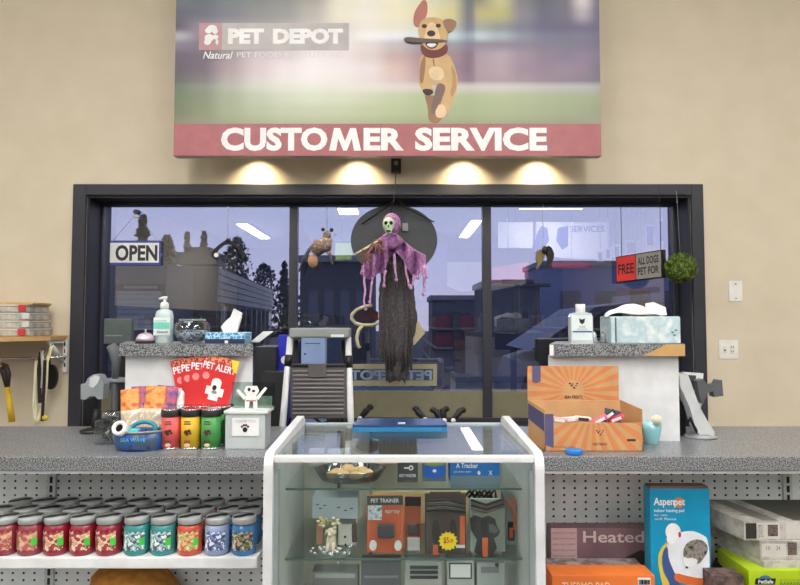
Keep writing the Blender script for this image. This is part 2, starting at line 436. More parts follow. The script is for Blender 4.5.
for i, (a, b, c, d, Y, col, lb) in enumerate((
    (300, 262, 372, 345, 24, (58,60,70), 'dark low building seen through the left half of the middle pane'),
    (432, 300, 486, 345, 33, (70,74,92), 'dark blue-grey building seen through the right half of the middle pane'),
    (486, 286, 540, 345, 26, (66,70,84), 'grey building seen at the left of the right pane'),
    (541, 266, 700, 345, 31, (112,122,160), 'wide blue-grey building added behind the parked car to darken the right pane'))):  # this last one is added to block bright sky behind the mirrored signs
    x0, x1, z0, z1 = RX(a, b, c, d, Y); th = thing('far_building', lb, 'building', ((x0+x1)/2, Y, -.1))
    m = MB(); m.box(x0, x1, Y, Y+4, -.1, z1, mat('far wall %d' % i, col, .8)); m.build('walls', th)
    m = MB(); m.box(x0-.1, x1+.1, Y-.15, Y+4.1, z1, z1+.25, mat('far roof edge', (120,122,130), .7)); m.build('roof_edge', th)
    for k_ in range(4):
        u = x0+(x1-x0)*(.12+.22*k_); m = MB(); m.box(u, u+(x1-x0)*.13, Y-.03, Y+.02, z1*.35, z1*.7, mat('far window glass', (70,78,98), .4)); m.build('window', th)

# ------------------------------------------------------------------ the shop behind the camera, seen only mirrored in the panes
def RP(px, py, D): v = P(px, py, D); return Vector((v.x, 2*YG - D, v.z))
def rposter(pts, D, col, label, deco=None, name='hanging_poster'):
    q = [RP(a, b, D) for a, b in pts]; y = q[0].y
    m = MB(); m.poly([(v.x, v.z) for v in q], y-.02, y, mat('poster %d %d %d' % col, col, .6))
    cx = sum(v.x for v in q)/len(q); zt = max(v.z for v in q)
    ob = tag(m.build(name), label, 'poster')
    m = MB(); m.tube([(cx, y-.01, zt-.01), (cx, y-.01, ZC)], .004, CHROME); m.build('hanger', ob)
    if deco: deco(ob, y)
    return ob
BLU = mat('poster blue', (70,84,170), .6)
def d1(ob, y):
    m = MB()
    for pts in ([(541,226),(536,236),(532,248),(541,254),(549,240),(547,228)], [(558,228),(568,226),(568,246),(562,250),(556,240)]):
        m.poly([(RP(a,b,15.5).x, RP(a,b,15.5).z) for a,b in pts], y, y+.01, BLU)
    a, b = RP(570, 232, 15.5), RP(604, 226, 15.5)
    m.text('SERVICES', a.x, b.x, a.z, b.z, y+.012, BLU, bold=.01)
    m.build('print', ob)
rposter([(498,222),(533,222),(533,248),(498,248)], 15.5, (238,240,245), 'plain white poster hanging in the shop, mirrored at the left of the right pane')
rposter([(535,222),(609,222),(609,260),(560,258),(535,252)], 15.5, (236,238,245), 'white poster with a blue animal shape, mirrored in the middle of the right pane', d1)
rposter([(490,268),(528,262),(528,278),(490,285)], 15, (226,120,140), 'pink banner mirrored at the left edge of the right pane')
rposter([(552,262),(592,262),(592,268),(552,268)], 15, (215,90,110), 'narrow red banner mirrored near the right hanging bat')
rposter([(490,284),(526,278),(526,284),(490,291)], 14.5, (230,230,235), 'white slanted shelf sign mirrored in the right pane')
rposter([(332,243),(352,243),(352,260),(332,260)], 14, (180,215,60), 'lime green poster mirrored beside the dark oval sign')
rposter([(298,215),(352,215),(352,241),(310,241)], 17, (170,182,205), 'pale grey-blue panel mirrored at the left of the middle pane')
rposter([(400,262),(447,240),(447,285),(420,300),(400,300)], 15, (105,115,185), 'blue hanging panel mirrored right of the purple ghoul')
rposter([(447,262),(482,262),(482,290),(462,292),(447,286)], 16, (195,202,215), 'pale grey panel mirrored beside the right mullion')
rposter([(617,288),(660,287),(660,297),(617,300)], 14.5, (200,160,60), 'mustard yellow shelf header mirrored below the red and grey sign box')
rposter([(612,297),(672,291),(672,297),(612,304)], 14.2, (232,228,225), 'white slanted strip sign mirrored below the mustard header')
def lights_row():
    for i, (a, b, c, d) in enumerate(((597,250,604,262),(605,247,612,260),(613,244,621,258),(625,240,640,255),(645,224,656,247),(657,219,669,243))):
        q0, q1 = RP(a, d, 14.4), RP(c, b, 14.4)
        m = MB(); y = q0.y
        m.box(q0.x, q1.x, y-.03, y, q0.z, q1.z, mat('light board', (225,232,242), .5), .02)
        ob = one('framed_card', m, 'white framed card, %s from the left in the rising row mirrored in the right pane' % ORD[i], 'card', 'framed cards hung in a rising row')
        ins = MB(); w_ = (q1.x-q0.x); ins.box(q0.x+w_*.2, q1.x-w_*.3, y, y+.01, q0.z+.04, q1.z-.06, BLU); ins.build('print', ob)
        m = MB(); m.tube([((q0.x+q1.x)/2, y-.015, q1.z-.01), ((q0.x+q1.x)/2, y-.015, ZC)], .006, CHROME); m.build('hanger', ob)
lights_row()
# long shop gondolas behind the camera with goods
for gi, (x0, x1, y0, y1, hh) in enumerate(((-5.6,-4.6,-12,-3,1.7),(-2.6,-1.6,-12,-4.5,1.6),(.6,1.6,-12,-4.5,1.6),(3.4,4.4,-12,-3.5,1.7))):
    th = thing('shelf_gondola', 'dark double-sided shop shelving run behind the camera, %s from the left of the store' % ORD[gi], 'shelving', ((x0+x1)/2, (y0+y1)/2, 0))
    m = MB(); m.box(x0+.44, x1-.44, y0, y1, 0, hh, DGREY)
    m.box(x0, x1, y0, y1, 0, .12, DGREY); m.build('panel', th)
    for z in (.5, .88, 1.26):
        m = MB(); m.box(x0+.08, x1-.08, y0, y1, z, z+.03, GREY); m.build('shelf', th)
    m = MB()
    for z in (.12, .53, .91, 1.29):
        y = y0+.1
        while y < y1-.35:
            w_ = random.uniform(.15, .34)
            c = random.choice([(40,42,60),(120,40,46),(54,60,84),(90,92,100),(60,40,70),(130,120,90)])
            for (a, b) in ((x0+.12, x0+.42), (x1-.42, x1-.12)):
                m.box(a, b, y, y+w_-.02, z, z+random.uniform(.16, .3), mat('goods %d %d %d' % c, c, .6))
            y += w_
    tag(m.build('packed_goods', th), kind='stuff')
# ------------------------------------------------------------------ customer service sign
YS = 3.36
sx0, sx1 = P(175, 80, YS).x, P(600, 80, YS).x; sz0 = P(400, 156, YS).z; sz1 = P(400, -46, YS).z
sg = thing('wall_sign', 'large printed sign with a running puppy reading CUSTOMER SERVICE above the window', 'sign', ((sx0+sx1)/2, YS, sz0))
m = MB(); m.box(sx0, sx1, YS, YS+.05, sz0, sz1, mat('sign board edge', (200,196,196), .6)); m.build('board', sg)
m = MB()
for x in (sx0+.25, 0, sx1-.25): m.box(x-.03, x+.03, YS+.05, YW, sz0+.35, sz0+.41, DGREY)
m.build('bracket', sg)
zb = P(400, 124, YS).z
cx_ = [10,60,110,160,210,260,310,360,410,460,510,545,560,600,640,680,720,750,780]
cols = [(c-10)/770 for c in cx_]
data_y = {
0:[(95,105,110),(75,90,100),(95,110,115),(110,115,120),(130,130,130),(160,155,150),(235,232,215),(240,238,225),(245,240,215),(225,225,200),(205,205,170),(85,90,100),(130,130,110),(190,185,130),(100,100,110),(60,65,85),(90,85,100),(215,205,210),(80,75,100)],
25:[(80,80,100),(85,85,105),(105,105,120),(125,125,130),(140,140,140),(180,175,170),(240,235,215),(245,240,230),(245,238,205),(235,225,190),(215,205,140),(90,90,110),(180,170,110),(175,170,100),(110,105,120),(65,65,95),(85,80,105),(170,160,175),(75,70,100)],
50:[(75,70,95),(130,120,140),(140,135,150),(150,145,150),(165,160,165),(200,195,195),(225,220,215),(240,236,228),(235,232,215),(220,220,210),(190,195,185),(95,95,120),(150,155,145),(120,125,125),(90,90,115),(65,60,100),(70,65,100),(80,75,110),(75,70,105)],
65:[(180,180,195),(120,110,130),(150,145,160),(165,160,168),(190,186,190),(215,210,210),(225,222,222),(245,245,245),(235,240,245),(215,230,240),(195,215,225),(130,150,175),(185,200,210),(150,165,180),(110,115,140),(85,85,120),(90,85,115),(95,90,120),(85,80,110)],
80:[(120,110,130),(105,95,115),(145,138,150),(185,178,185),(205,200,205),(225,218,222),(235,230,232),(225,215,218),(190,185,195),(150,150,165),(140,140,155),(110,100,125),(120,115,130),(115,105,125),(105,95,120),(95,85,115),(95,88,115),(95,88,118),(88,80,110)],
100:[(85,75,95),(95,82,105),(150,135,150),(200,185,195),(215,205,212),(240,232,235),(235,225,230),(220,205,208),(195,165,165),(160,130,140),(150,120,130),(105,80,105),(150,130,150),(160,140,160),(130,110,135),(110,90,120),(105,90,120),(115,100,130),(100,90,120)],
125:[(80,70,85),(95,82,98),(160,140,150),(205,188,192),(230,218,225),(240,232,238),(238,230,236),(230,220,224),(215,185,180),(170,135,145),(140,110,125),(110,80,105),(155,130,145),(160,135,150),(130,105,130),(120,95,120),(125,105,130),(120,100,125),(95,85,110)],
145:[(75,80,80),(105,100,105),(165,155,158),(205,198,198),(225,220,220),(235,232,232),(232,228,226),(225,215,215),(210,190,190),(175,150,155),(150,125,135),(115,90,110),(150,130,140),(150,130,142),(135,115,130),(120,100,120),(115,100,120),(110,98,118),(95,88,108)],
155:[(95,105,90),(120,125,115),(165,168,155),(198,200,190),(215,216,208),(225,226,218),(225,224,214),(222,220,212),(215,210,205),(205,200,195),(200,196,192),(190,185,185),(195,190,190),(195,190,190),(185,182,182),(175,172,175),(172,170,172),(170,168,170),(160,158,160)],
175:[(95,110,80),(115,125,100),(150,160,135),(178,186,165),(195,202,182),(205,212,192),(205,210,188),(196,204,176),(185,196,160),(172,186,142),(165,180,135),(158,172,128),(160,174,130),(160,174,130),(155,168,126),(150,162,122),(146,158,120),(145,155,120),(140,148,118)],
200:[(100,110,80),(120,128,98),(148,158,125),(165,176,145),(178,188,158),(184,194,164),(184,194,160),(178,190,152),(170,184,142),(162,176,134),(156,170,128),(150,164,122),(152,166,124),(152,165,124),(148,160,122),(144,156,118),(140,152,116),(138,148,115),(134,142,112)],
222:[(120,120,95),(132,132,108),(140,145,115),(150,158,125),(160,168,135),(165,172,140),(165,172,138),(160,168,132),(152,162,124),(146,156,118),(142,152,115),(138,146,112),(140,150,114),(140,148,114),(136,144,112),(134,142,110),(132,138,108),(136,138,118),(140,138,125)]}
ks = sorted(data_y); rows = [0] + [(k_+84)/(222+84) for k_ in ks]; data = [data_y[0]] + [data_y[k_] for k_ in ks]
picture('park_print', sg, sx0, sx1, zb, sz1, YS-.003, cols, rows, data, fade=.10)
BAND = mat('dusty red band', (178,108,112), .5)
m = MB(); m.box(sx0, sx1, YS-.005, YS, sz0, zb, BAND); m.build('red_band', sg)
LW = mat('white lettering', (250,250,250), .5)
m = MB(); m.ptext('CUSTO', 221, 127.5, 327.5, 151, YS-.005, LW, bold=.045); m.ptext('ER', 363.5, 128, 404, 150.6, YS-.005, LW, bold=.045)
m.ppoly([(329,150.6),(334,128),(340,128),(345,141),(350,128),(356,128),(361,150.6),(354,150.6),(351.8,138.5),(346.8,150.6),(343.2,150.6),(338.3,138.5),(336,150.6)], YS-.0062, .0012, LW)
m.ptext('SERVICE', 415, 127.5, 547, 151, YS-.005, LW, bold=.045); m.build('lettering', sg)
m = MB(); m.prect(199, 23, 222, 50, YS-.006, .003, mat('dull pink', (196,150,156), .5)); m.prect(222, 23, 349, 50, YS-.006, .003, mat('pale grey strip', (196,190,190), .5)); m.build('logo_strip', sg)
m = MB(); Y = YS-.007
m.ptext('PET', 228, 28.5, 264, 44, Y, LW, bold=.06); m.ptext('DEPOT', 273, 28.5, 343, 44, Y, LW, bold=.06)
m.build('logo_lettering', sg)
m = MB(); m.ptext('Natural', 203, 51.5, 233, 59, Y, LW, shear=.3, bold=.012); m.ptext('PET FOOD & SOLUTIONS', 237, 52, 343, 57.5, Y, mat('pale lettering', (232,226,228), .5), bold=.002)
m.build('tagline_lettering', sg); m = MB()
for i_, e_ in enumerate(((212,28,5,3.2),(208.5,30.5,3.5,3),(215,31,3,3),(209,38,4.6,4.2),(207.5,42,3.6,3),(215.5,37,3,2.6),(217,42,1.6,3))): m.pell(*e_, Y-.001-.0006*i_, .001, LW)
m.build('logo_mark', sg)
TAN = mat('puppy tan', (214,178,128), .6); TANL = mat('puppy cream', (236,210,170), .6); TAND = mat('puppy shade fur', (160,122,92), .6); EARP = mat('puppy ear', (186,120,108), .6); DK = mat('puppy dark', (66,48,46), .6); COL = mat('puppy collar', (120,62,58), .6); STK = mat('stick', (112,98,94), .7)
def chaikin(p, n=2):
    for _ in range(n): p = [q for a, b in zip(p, p[1:]+p[:1]) for q in ((a[0]*.75+b[0]*.25, a[1]*.75+b[1]*.25), (a[0]*.25+b[0]*.75, a[1]*.25+b[1]*.75))]
    return p
def D(pts): return chaikin([(395+a/4.5, b/4.5) for a, b in pts])
m = MB(); Y = YS-.006
m.ppoly(D([(130,420),(160,430),(215,430),(235,470),(205,550),(175,556),(148,540),(150,490)]), Y, .002, TAND)
m.ppoly(D([(118,235),(235,235),(262,280),(282,340),(282,395),(262,440),(245,500),(225,530),(196,532),(182,505),(205,470),(218,425),(200,380),(160,378),(176,410),(160,428),(120,405),(105,370),(110,300)]), Y-.001, .002, TAN)
m.ppoly(D([(150,300),(215,300),(225,350),(190,365),(155,350)]), Y-.002, .002, TANL)
m.ppoly(D([(190,470),(225,470),(232,515),(215,532),(188,530),(180,505)]), Y-.002, .002, TANL)
m.ppoly(D([(122,400),(165,400),(176,418),(150,432),(128,420)]), Y-.002, .002, DK)
m.ppoly(D([(192,372),(222,378),(228,400),(214,440),(196,470),(182,500),(166,520),(160,480),(176,440),(180,410)]), Y-.0025, .002, mat('puppy belly shade fur', (132,108,104), .6))
m.ppoly(D([(112,300),(122,262),(140,245),(134,330),(124,380),(110,368)]), Y-.0025, .002, TAND)
m.ppoly(D([(250,280),(276,330),(278,390),(258,440),(246,420),(262,370)]), Y-.0025, .002, mat('puppy shade two', (190,150,108), .6))
m.ppoly(D([(168,262),(176,262),(180,300),(174,300)]), Y-.0025, .002, TAND)
m.build('puppy_body', sg)
m = MB()
m.ppoly(D([(112,190),(235,190),(240,235),(205,258),(150,262),(118,240)]), Y-.003, .002, COL)
m.ppoly(D([(82,105),(85,60),(105,25),(130,-6),(146,10),(146,60),(130,95),(105,120),(92,118)]), Y-.003, .002, EARP)
m.ppoly(D([(108,110),(125,85),(170,75),(215,85),(235,115),(238,160),(228,200),(195,225),(150,225),(118,195),(104,150)]), Y-.004, .002, TAN)
m.ppoly(D([(212,90),(250,82),(280,98),(272,125),(245,150),(222,125)]), Y-.005, .002, TAND)
m.ppoly(D([(150,100),(180,100),(200,150),(205,190),(165,215),(130,190),(135,145)]), Y-.005, .002, TANL)
for e_ in ((132,117,12,9),(195,115,12,9),(163,150,19,14)): m.pell(395+e_[0]/4.5, e_[1]/4.5, e_[2]/4.5, e_[3]/4.5, Y-.007, .002, DK)
m.ppoly(D([(132,185),(198,185),(190,210),(165,222),(142,210)]), Y-.007, .002, DK)
m.ppoly(D([(140,195),(190,195),(180,208),(165,214),(148,208)]), Y-.008, .001, LW)
m.ppoly(D([(38,172),(60,165),(110,172),(235,178),(235,190),(110,192),(60,192),(42,184)]), Y-.009, .002, STK)
m.build('puppy_head', sg)
# small spot lamps hidden on the wall below the sign
for i, px in enumerate((255, 357, 465, 541)):
    q = P(px, 150, 3.5)
    th = thing('spot_lamp', 'small warm spot lamp under the customer service sign, %s from the left' % ORD[i], 'lamp', (q.x, 3.5, q.z), 'spot lamps under the sign')
    m = MB(); m.tube([(q.x, YW, q.z+.05), (q.x, 3.5, q.z+.05), (q.x, 3.5, q.z+.03)], .007, BLACK); m.build('arm', th)
    m = MB(); m.lathe((q.x, 3.5, q.z-.005), [(.028,0),(.028,.03),(.012,.05)], DGREY, 16); m.build('shade', th)
    L = bpy.data.lights.new('spot_light', 'SPOT'); L.energy = SPOT; L.color = (1, .80, .52); L.spot_size = math.radians(120); L.spot_blend = .9; L.shadow_soft_size = .02
    ob = bpy.data.objects.new('spot_light', L); C.objects.link(ob); ob.parent = th; ob.location = (0, 0, -.012)
    ob.rotation_euler = (math.radians(18), 0, 0)
q = P(396, 163, 3.55); th = thing('hanging_hook', 'small black box on the wall between the sign and the window', 'hook', (q.x, 3.55, q.z-.04))
m = MB(); m.prect(391, 158, 401, 172, 3.55, .05, BLACK, .005); m.build('box', th)
m = MB(); m.pell(396, 163, 2.4, 2.4, 3.545, .01, GREY); m.build('lens', th)

# ------------------------------------------------------------------ hanging decorations
th = thing('oval_sign', 'dark grey oval board hanging at the top of the middle pane', 'sign', (P(394,240,3.7).x, 3.7, P(394,276,3.7).z))
OV = mat('slate board', (72,75,80), .6, noise=(6,(62,66,72),.35,.65,3))
m = MB(); q = P(394, 240, 3.7); k = 3.7/F
m.poly([(q.x+43.5*k*math.copysign(abs(math.cos(a))**.9, math.cos(a)), q.z+35*k*math.sin(a)) for a in [2*PI*i/48 for i in range(48)]], 3.7, 3.715, OV); m.build('board', th)
m = MB(); m.tube([P(362,224,3.69), P(388,206,3.64), P(396,196,3.62)], .004, BLACK); m.tube([P(434,222,3.69), P(404,207,3.64), P(396,196,3.62)], .004, BLACK); m.build('hanging_cord', th)
m = MB(); m.prect(402.5, 223, 408, 231, 3.685, .006, mat('tag grey', (150,150,155), .5), .001); m.tube([P(405,224,3.688), P(401,209,3.66)], .0015, BLACK); m.build('swing_tag', th)

YH = 3.5
PUR = multi('mauve gauze', [(190,134,180),(160,110,162),(116,80,130)], 60, .9)
gh = thing('hanging_ghoul', 'skeleton ghoul in a tattered purple gauze cape hanging in front of the window', 'decoration', (P(392,300,YH).x, YH, P(392,372,YH).z))
def Q(pts, s=5.09, ox=345, oy=195): return [(ox+a/s, oy+b/s) for a, b in pts]
def wav(px, py): return YH + .035*math.sin(px*.55) + .02*math.sin(px*.21+py*.15)
m = MB()
top = Q([(95,345),(110,300),(150,240),(180,215),(205,198),(235,190),(262,195),(290,222),(330,258),(370,285),(410,305)])
bot = Q([(90,410),(118,430),(140,425),(170,400),(200,395),(222,325),(262,292),(300,335),(330,395),(352,420),(412,372)])
def lerp(a, b, t): return a+(b-a)*t
rws = []
for t in range(9):
    r = []
    for i in range(41):
        u = i/40*10; a = min(int(u), 9); f = u-a
        tx, ty = lerp(top[a][0], top[a+1][0], f), lerp(top[a][1], top[a+1][1], f)
        bx, by = lerp(bot[a][0], bot[a+1][0], f), lerp(bot[a][1], bot[a+1][1], f)
        px, py = lerp(tx, bx, t/8), lerp(ty, by, t/8); r.append(P(px, py, wav(px, py)))
    rws.append(r)
m.grid(rws, PUR, .004)
m.build('gauze_cape', gh)
STR = mat('pale mauve strands', (200,152,196), .9)
for pts, r in (([(92,360),(98,420),(102,480),(98,540),(108,590)], .008), ([(140,420),(132,470),(130,530),(122,548)], .008), ([(205,385),(200,430),(198,470)], .008), ([(248,300),(254,350),(258,400),(264,440)], .008),
               ([(305,330),(312,390),(322,450),(330,465)], .008), ([(352,410),(345,445),(332,480)], .008), ([(398,360),(402,430),(404,470),(400,515)], .009), ([(412,365),(414,430)], .008), ([(90,380),(84,400)], .01), ([(375,385),(370,430)], .009)):
    pp = Q(pts); m = MB(); L = []
    for i in range(len(pp)-1):
        for t in range(5):
            x_, y_ = lerp(pp[i][0], pp[i+1][0], t/5), lerp(pp[i][1], pp[i+1][1], t/5); L.append(P(x_+.35*math.sin(3*y_), y_, YH-.01+.006*math.cos(2.3*y_)))
    m.tube(L, [r*(1-.4*i/len(L))*(.8+.4*random.random()) for i in range(len(L))], STR, 7)
    q_ = L[-1]; m.ball(q_, r*1.3, STR, 8); m.build('torn_strand', gh)
# head: hood and skull
hc = P(391, 224, YH-.02)
m = MB(); 
for z0, rr in ((0,1),):
    m.ball(hc + Vector((.004,.012,.0)), .057, PUR, 18, .92, .95, 1.12, .02)
m.tube([P(388,233,YH-.01), P(391,238,YH), P(396,246,YH+.01)], [.04,.045,.06], PUR, 10)
m.build('hood', gh)
SK = mat('greenish bone', (205,228,196), .5); 
m = MB(); fc = P(388.6, 224.5, YH-.062)
m.ball(fc, .036, SK, 16, .92, .6, 1.15); m.ball(fc+Vector((0,-.004,-.036)), .02, SK, 12, .95, .7, .9)
skull = m.build('skull', gh)
m = MB(); DK2 = mat('eye socket black', (14,16,14), .8)
for dx in (-.014, .014): m.ball(fc+Vector((dx,-.019,.006)), .010, DK2, 10, 1, .5, 1.1)
m.ball(fc+Vector((0,-.022,-.012)), .005, DK2, 8, .8, .6, 1.3)
m.box(fc.x-.013, fc.x+.013, fc.y-.024, fc.y-.014, fc.z-.042, fc.z-.035, DK2, .002); m.build('eye_sockets', skull)
# bony hands and staff on the left
BON = mat('brown bony hands', (120,82,72), .8)
m = MB(); wr = P(378, 242, YH-.05)
m.ball(wr, .022, BON, 10, 1.2, .7, .8)
for i in range(5):
    a = math.radians(200+i*22); p1 = wr+Vector((.03*math.cos(a), -.012, .03*math.sin(a))); p2 = p1+Vector((.028*math.cos(a+.5), -.006, .028*math.sin(a+.5))); p3 = p2+Vector((.018*math.cos(a+1), .004, .018*math.sin(a+1)))
    m.tube([wr, p1, p2, p3], [.008,.006,.005,.003], BON, 6)
wr = P(368, 256, YH-.05); m.ball(wr, .02, BON, 10, 1.2, .7, .9); m.tube([wr, P(374,247,YH-.03), P(380,240,YH)], .008, BON)
for i in range(5):
    a = math.radians(120+i*40); p1 = wr+Vector((.028*math.cos(a), -.012, .028*math.sin(a))); p2 = p1+Vector((.022*math.cos(a+.6), -.006, .022*math.sin(a+.6)))
    m.tube([wr, p1, p2], [.008,.006,.003], BON, 6)
m.build('bony_hands', gh)
m = MB(); m.tube([P(354,255,YH-.06), P(378,241,YH-.06)], .006, mat('cream stick', (214,206,170), .6)); m.build('stick', gh)
# long dark gauze body
BOD = multi('dark brown gauze', [(92,86,86),(74,69,72),(58,56,60)], 80, .95)
m = MB(); prof = []
prev = None; n = 34; vs = []; fs = []; RW = 40
for j in range(RW+1):
    t = j/RW; py = 248+t*(377-248)
    cx = lerp(396, 397, t); hw = 13.5+4*math.sin(t*2.6) - 6*max(0, t-.55)/.45
    c = P(cx, py, YH+.10); rr = hw*YH/F
    for i in range(n):
        a = 2*PI*i/n; k_ = rr*(1+.13*math.sin(5*a+t*3)+.07*math.sin(11*a-t*9)+random.uniform(-.05,.05))
        z = c.z + (random.uniform(-.04,.015) if j == RW else 0)
        vs.append((c.x+k_*math.cos(a), c.y+.5*k_*math.sin(a), z))
for j in range(RW):
    for i in range(n): fs.append((j*n+i, (j+1)*n+i, (j+1)*n+(i+1)%n, j*n+(i+1)%n))
fs.append(tuple(range(n))); fs.append(tuple(RW*n+i for i in range(n-1,-1,-1)))
m.add(vs, fs, BOD, True); m.build('gauze_body', gh)
m = MB()
for i in range(22):
    x_ = 381+i*1.45; 
    pts = [P(x_+1.2*math.sin(i+k_*.8), 262+k_*(11+random.random()*3.0), YH+.06+.01*math.sin(i)) for k_ in range(9)]
    m.tube(pts, [.006*random.uniform(.5,1.4) for _ in pts], BOD, 5)
m.build('gauze_strips', gh)
m = MB(); m.tube([P(391,212,YH), P(394,200,3.52), P(396,172,3.55)], .0025, BLACK); m.build('hanging_string', gh)

# bats
BAT = mat('matt black foam', (20,20,22), .7); BATY = mat('dull olive print', (110,98,62), .7)
def hang(th, px, p0, p1, Y): m = MB(); m.tube([P(px, p0, Y), P(px, p1, Y)], .002, mat('pale green cord', (176,190,160), .6)); m.build('hanging_string', th)
YB2 = 3.68
th = thing('hanging_bat', 'black bat with raised curved wings hanging in the left pane', 'decoration', (P(228,256,YB2).x, YB2, P(228,262,YB2).z))
def R3(pts): return [(195+a/7.8, 200+b/7.8) for a, b in pts]
m = MB(); m.ppoly(R3([(125,425),(145,385),(190,345),(235,315),(245,305),(262,312),(300,325),(345,365),(375,400),(385,440),(370,462),(360,420),(335,385),(300,352),(260,345),(225,350),(185,385),(165,415),(180,450),(175,475),(140,450)]), YB2, .012, BAT)
m.build('wings', th)
m = MB(); q = P(228.6, 241, YB2+.005); m.ball(q, .014, BAT, 10); m.tube([q+Vector((-.007,0,.008)), q+Vector((-.009,0,.022))], [.004,.001], BAT); m.tube([q+Vector((.007,0,.008)), q+Vector((.009,0,.022))], [.004,.001], BAT); m.build('head', th)
m = MB(); m.pell(216, 255, 2.2, 2.2, YB2-.005, .01, PAPER); m.build('white_dot', th)
hang(th, 228, 206, 241, YB2)
th = thing('hanging_bat', 'black and olive folded-wing bat hanging in the right pane', 'decoration', (P(545,256,YB2).x, YB2, P(545,270,YB2).z))
def R5(pts): return [(485+a/7.8, 195+b/7.8) for a, b in pts]
m = MB(); m.ppoly(R5([(470,420),(495,395),(520,410),(540,455),(535,500),(510,540),(490,570),(465,575),(480,535),(488,490),(475,460)]), YB2, .014, BAT); m.build('wing', th)
m = MB(); m.ppoly(R5([(400,440),(430,425),(468,430),(470,470),(455,510),(430,545),(408,580),(400,570),(412,530),(395,500)]), YB2, .014, BATY); m.build('wing', th)
m = MB(); m.ball(P(545,250,YB2-.01), .02, BAT, 10, 1, .8, 1.2); m.build('head', th)
hang(th, 543, 204, 249, YB2)
# third small hanging figure in the middle pane
th = thing('hanging_figure', 'small tan and grey jointed figure hanging left of the dark oval board', 'decoration', (P(325,262,YB2).x, YB2, P(325,272,YB2).z))
FB = multi('tan patchwork', [(150,122,110),(96,86,86),(176,158,140)], 50, .9)
def R1(pts): return [(290+a/7.8, 200+b/7.8) for a, b in pts]
m = MB(); m.ball(P(327, 236, YB2), .028, FB, 12, .9, .8, 1.1, .05); m.ball(P(323,229.5,YB2), .012, BLACK, 8); m.ball(P(331.5,230,YB2), .013, BLACK, 8); m.build('head', th)
m = MB(); m.tube([P(*a, YB2) for a in R1([(290,300),(280,350),(230,360),(190,420)])], [.03,.045,.05,.03], FB, 10); m.build('body', th)
m = MB(); m.ball(P(313, 261, YB2), .034, mat('dull peach', (184,142,112), .8), 12, .9, .7, 1.2, .05); m.build('bundle', th)
m = MB(); m.tube([P(*a, YB2) for a in R1([(210,330),(150,390),(100,470),(70,560)])], [.012,.012,.008,.004], DGREY, 7); m.tube([P(*a, YB2) for a in R1([(270,360),(310,420),(330,500)])], [.014,.012,.006], FB, 7); m.build('limbs', th)
m = MB(); m.tube([P(327,230,YB2), P(327,206,YB2)], .0015, GREY); m.build('hanging_string', th)
# open sign
YO = 3.755
th = thing('open_sign', 'white OPEN sign with blue border on the left pane', 'sign', (P(135,253,YO).x, YO, P(135,265,YO).z))
m = MB(); m.prect(110, 240.5, 160.5, 265, YO, .004, mat('blue border', (66,78,160), .5)); m.build('border', th)
m = MB(); m.prect(110, 242.8, 158.8, 262.6, YO-.002, .002, PAPER); m.build('card', th)
m = MB(); m.ptext('OPEN', 115.5, 245, 157.5, 261, YO-.002, mat('charcoal lettering', (52,50,54), .5), bold=.035); m.build('lettering', th)
m = MB(); m.tube([P(112,242,YO), P(137,213,YO), P(158,242,YO)], .0015, GREY); m.build('hanging_cord', th)
m = MB(); q = P(137, 212, YO); m.xf
m.ell(q.x, q.z, .02, .014, YO-.012, YO+.018, mat('blue grey cup', (96,104,128), .2), 16); m.pell(136, 216, 3.4, 1.6, YO-.008, .01, PAPER); m.build('suction_cup', th)
# window decal of the store, letters seen from the back
YD = YG-.006
DT = mat('tan vinyl', (150,146,118), .6); DC = mat('cream vinyl', (198,192,160), .6)
th = thing('window_decal', 'tan outlined pet store decal stuck low on the middle pane', 'decal', (P(392,386,YD).x, YD, P(392,386,YD).z))
m = MB()
m.prect(345, 364, 437, 369, YD, .001, DT); m.prect(345, 380.5, 437, 386, YD, .001, DT); m.prect(433, 369, 437, 380.5, YD, .001, DT); m.prect(345, 369, 348, 380.5, YD, .001, DT)
m.build('letter_box', th)
m = MB(); m.prect(345, 387, 433, 390.5, YD, .001, mat('blue vinyl stripe', (50,78,120), .6)); m.build('stripe', th)
m = MB(); m.ptext('PET DEPOT', 350, 370, 432, 380, YD+.001, mat('pale blue vinyl', (120,140,166), .6), bold=.035, mirror=True, th=.002); m.build('lettering', th)
def R8(pts): return [(290+a/7.8, 270+b/7.8) for a, b in pts]
m = MB(); k_ = 3.77
def outl(pts, r=.012): m.tube([P(a, b, YD) for a, b in R8(pts)], r, DC, 6)
outl([(640,275),(580,285),(520,310),(485,345),(480,380),(510,415),(565,430),(640,430),(700,410),(708,370)])
outl([(565,430),(535,470),(520,530),(530,585),(545,610)])
m.build('dog_outline', th)
m = MB(); m.ppoly(R8([(510,345),(560,310),(640,300),(690,330),(690,390),(620,412),(545,405)]), YD+.003, .001, mat('rust brown vinyl', (86,46,36), .6)); m.ppoly(R8([(630,335),(680,335),(690,370),(650,375)]), YD+.002, .001, mat('orange vinyl', (150,66,42), .6)); m.build('dog_head_print', th)
def R7(pts): return [(390+a/7.8, 270+b/7.8) for a, b in pts]
m = MB(); m.ppoly(R7([(165,320),(175,325),(275,490),(190,585),(150,585),(140,440)]), YD, .001, DC); m.build('kennel_print', th)
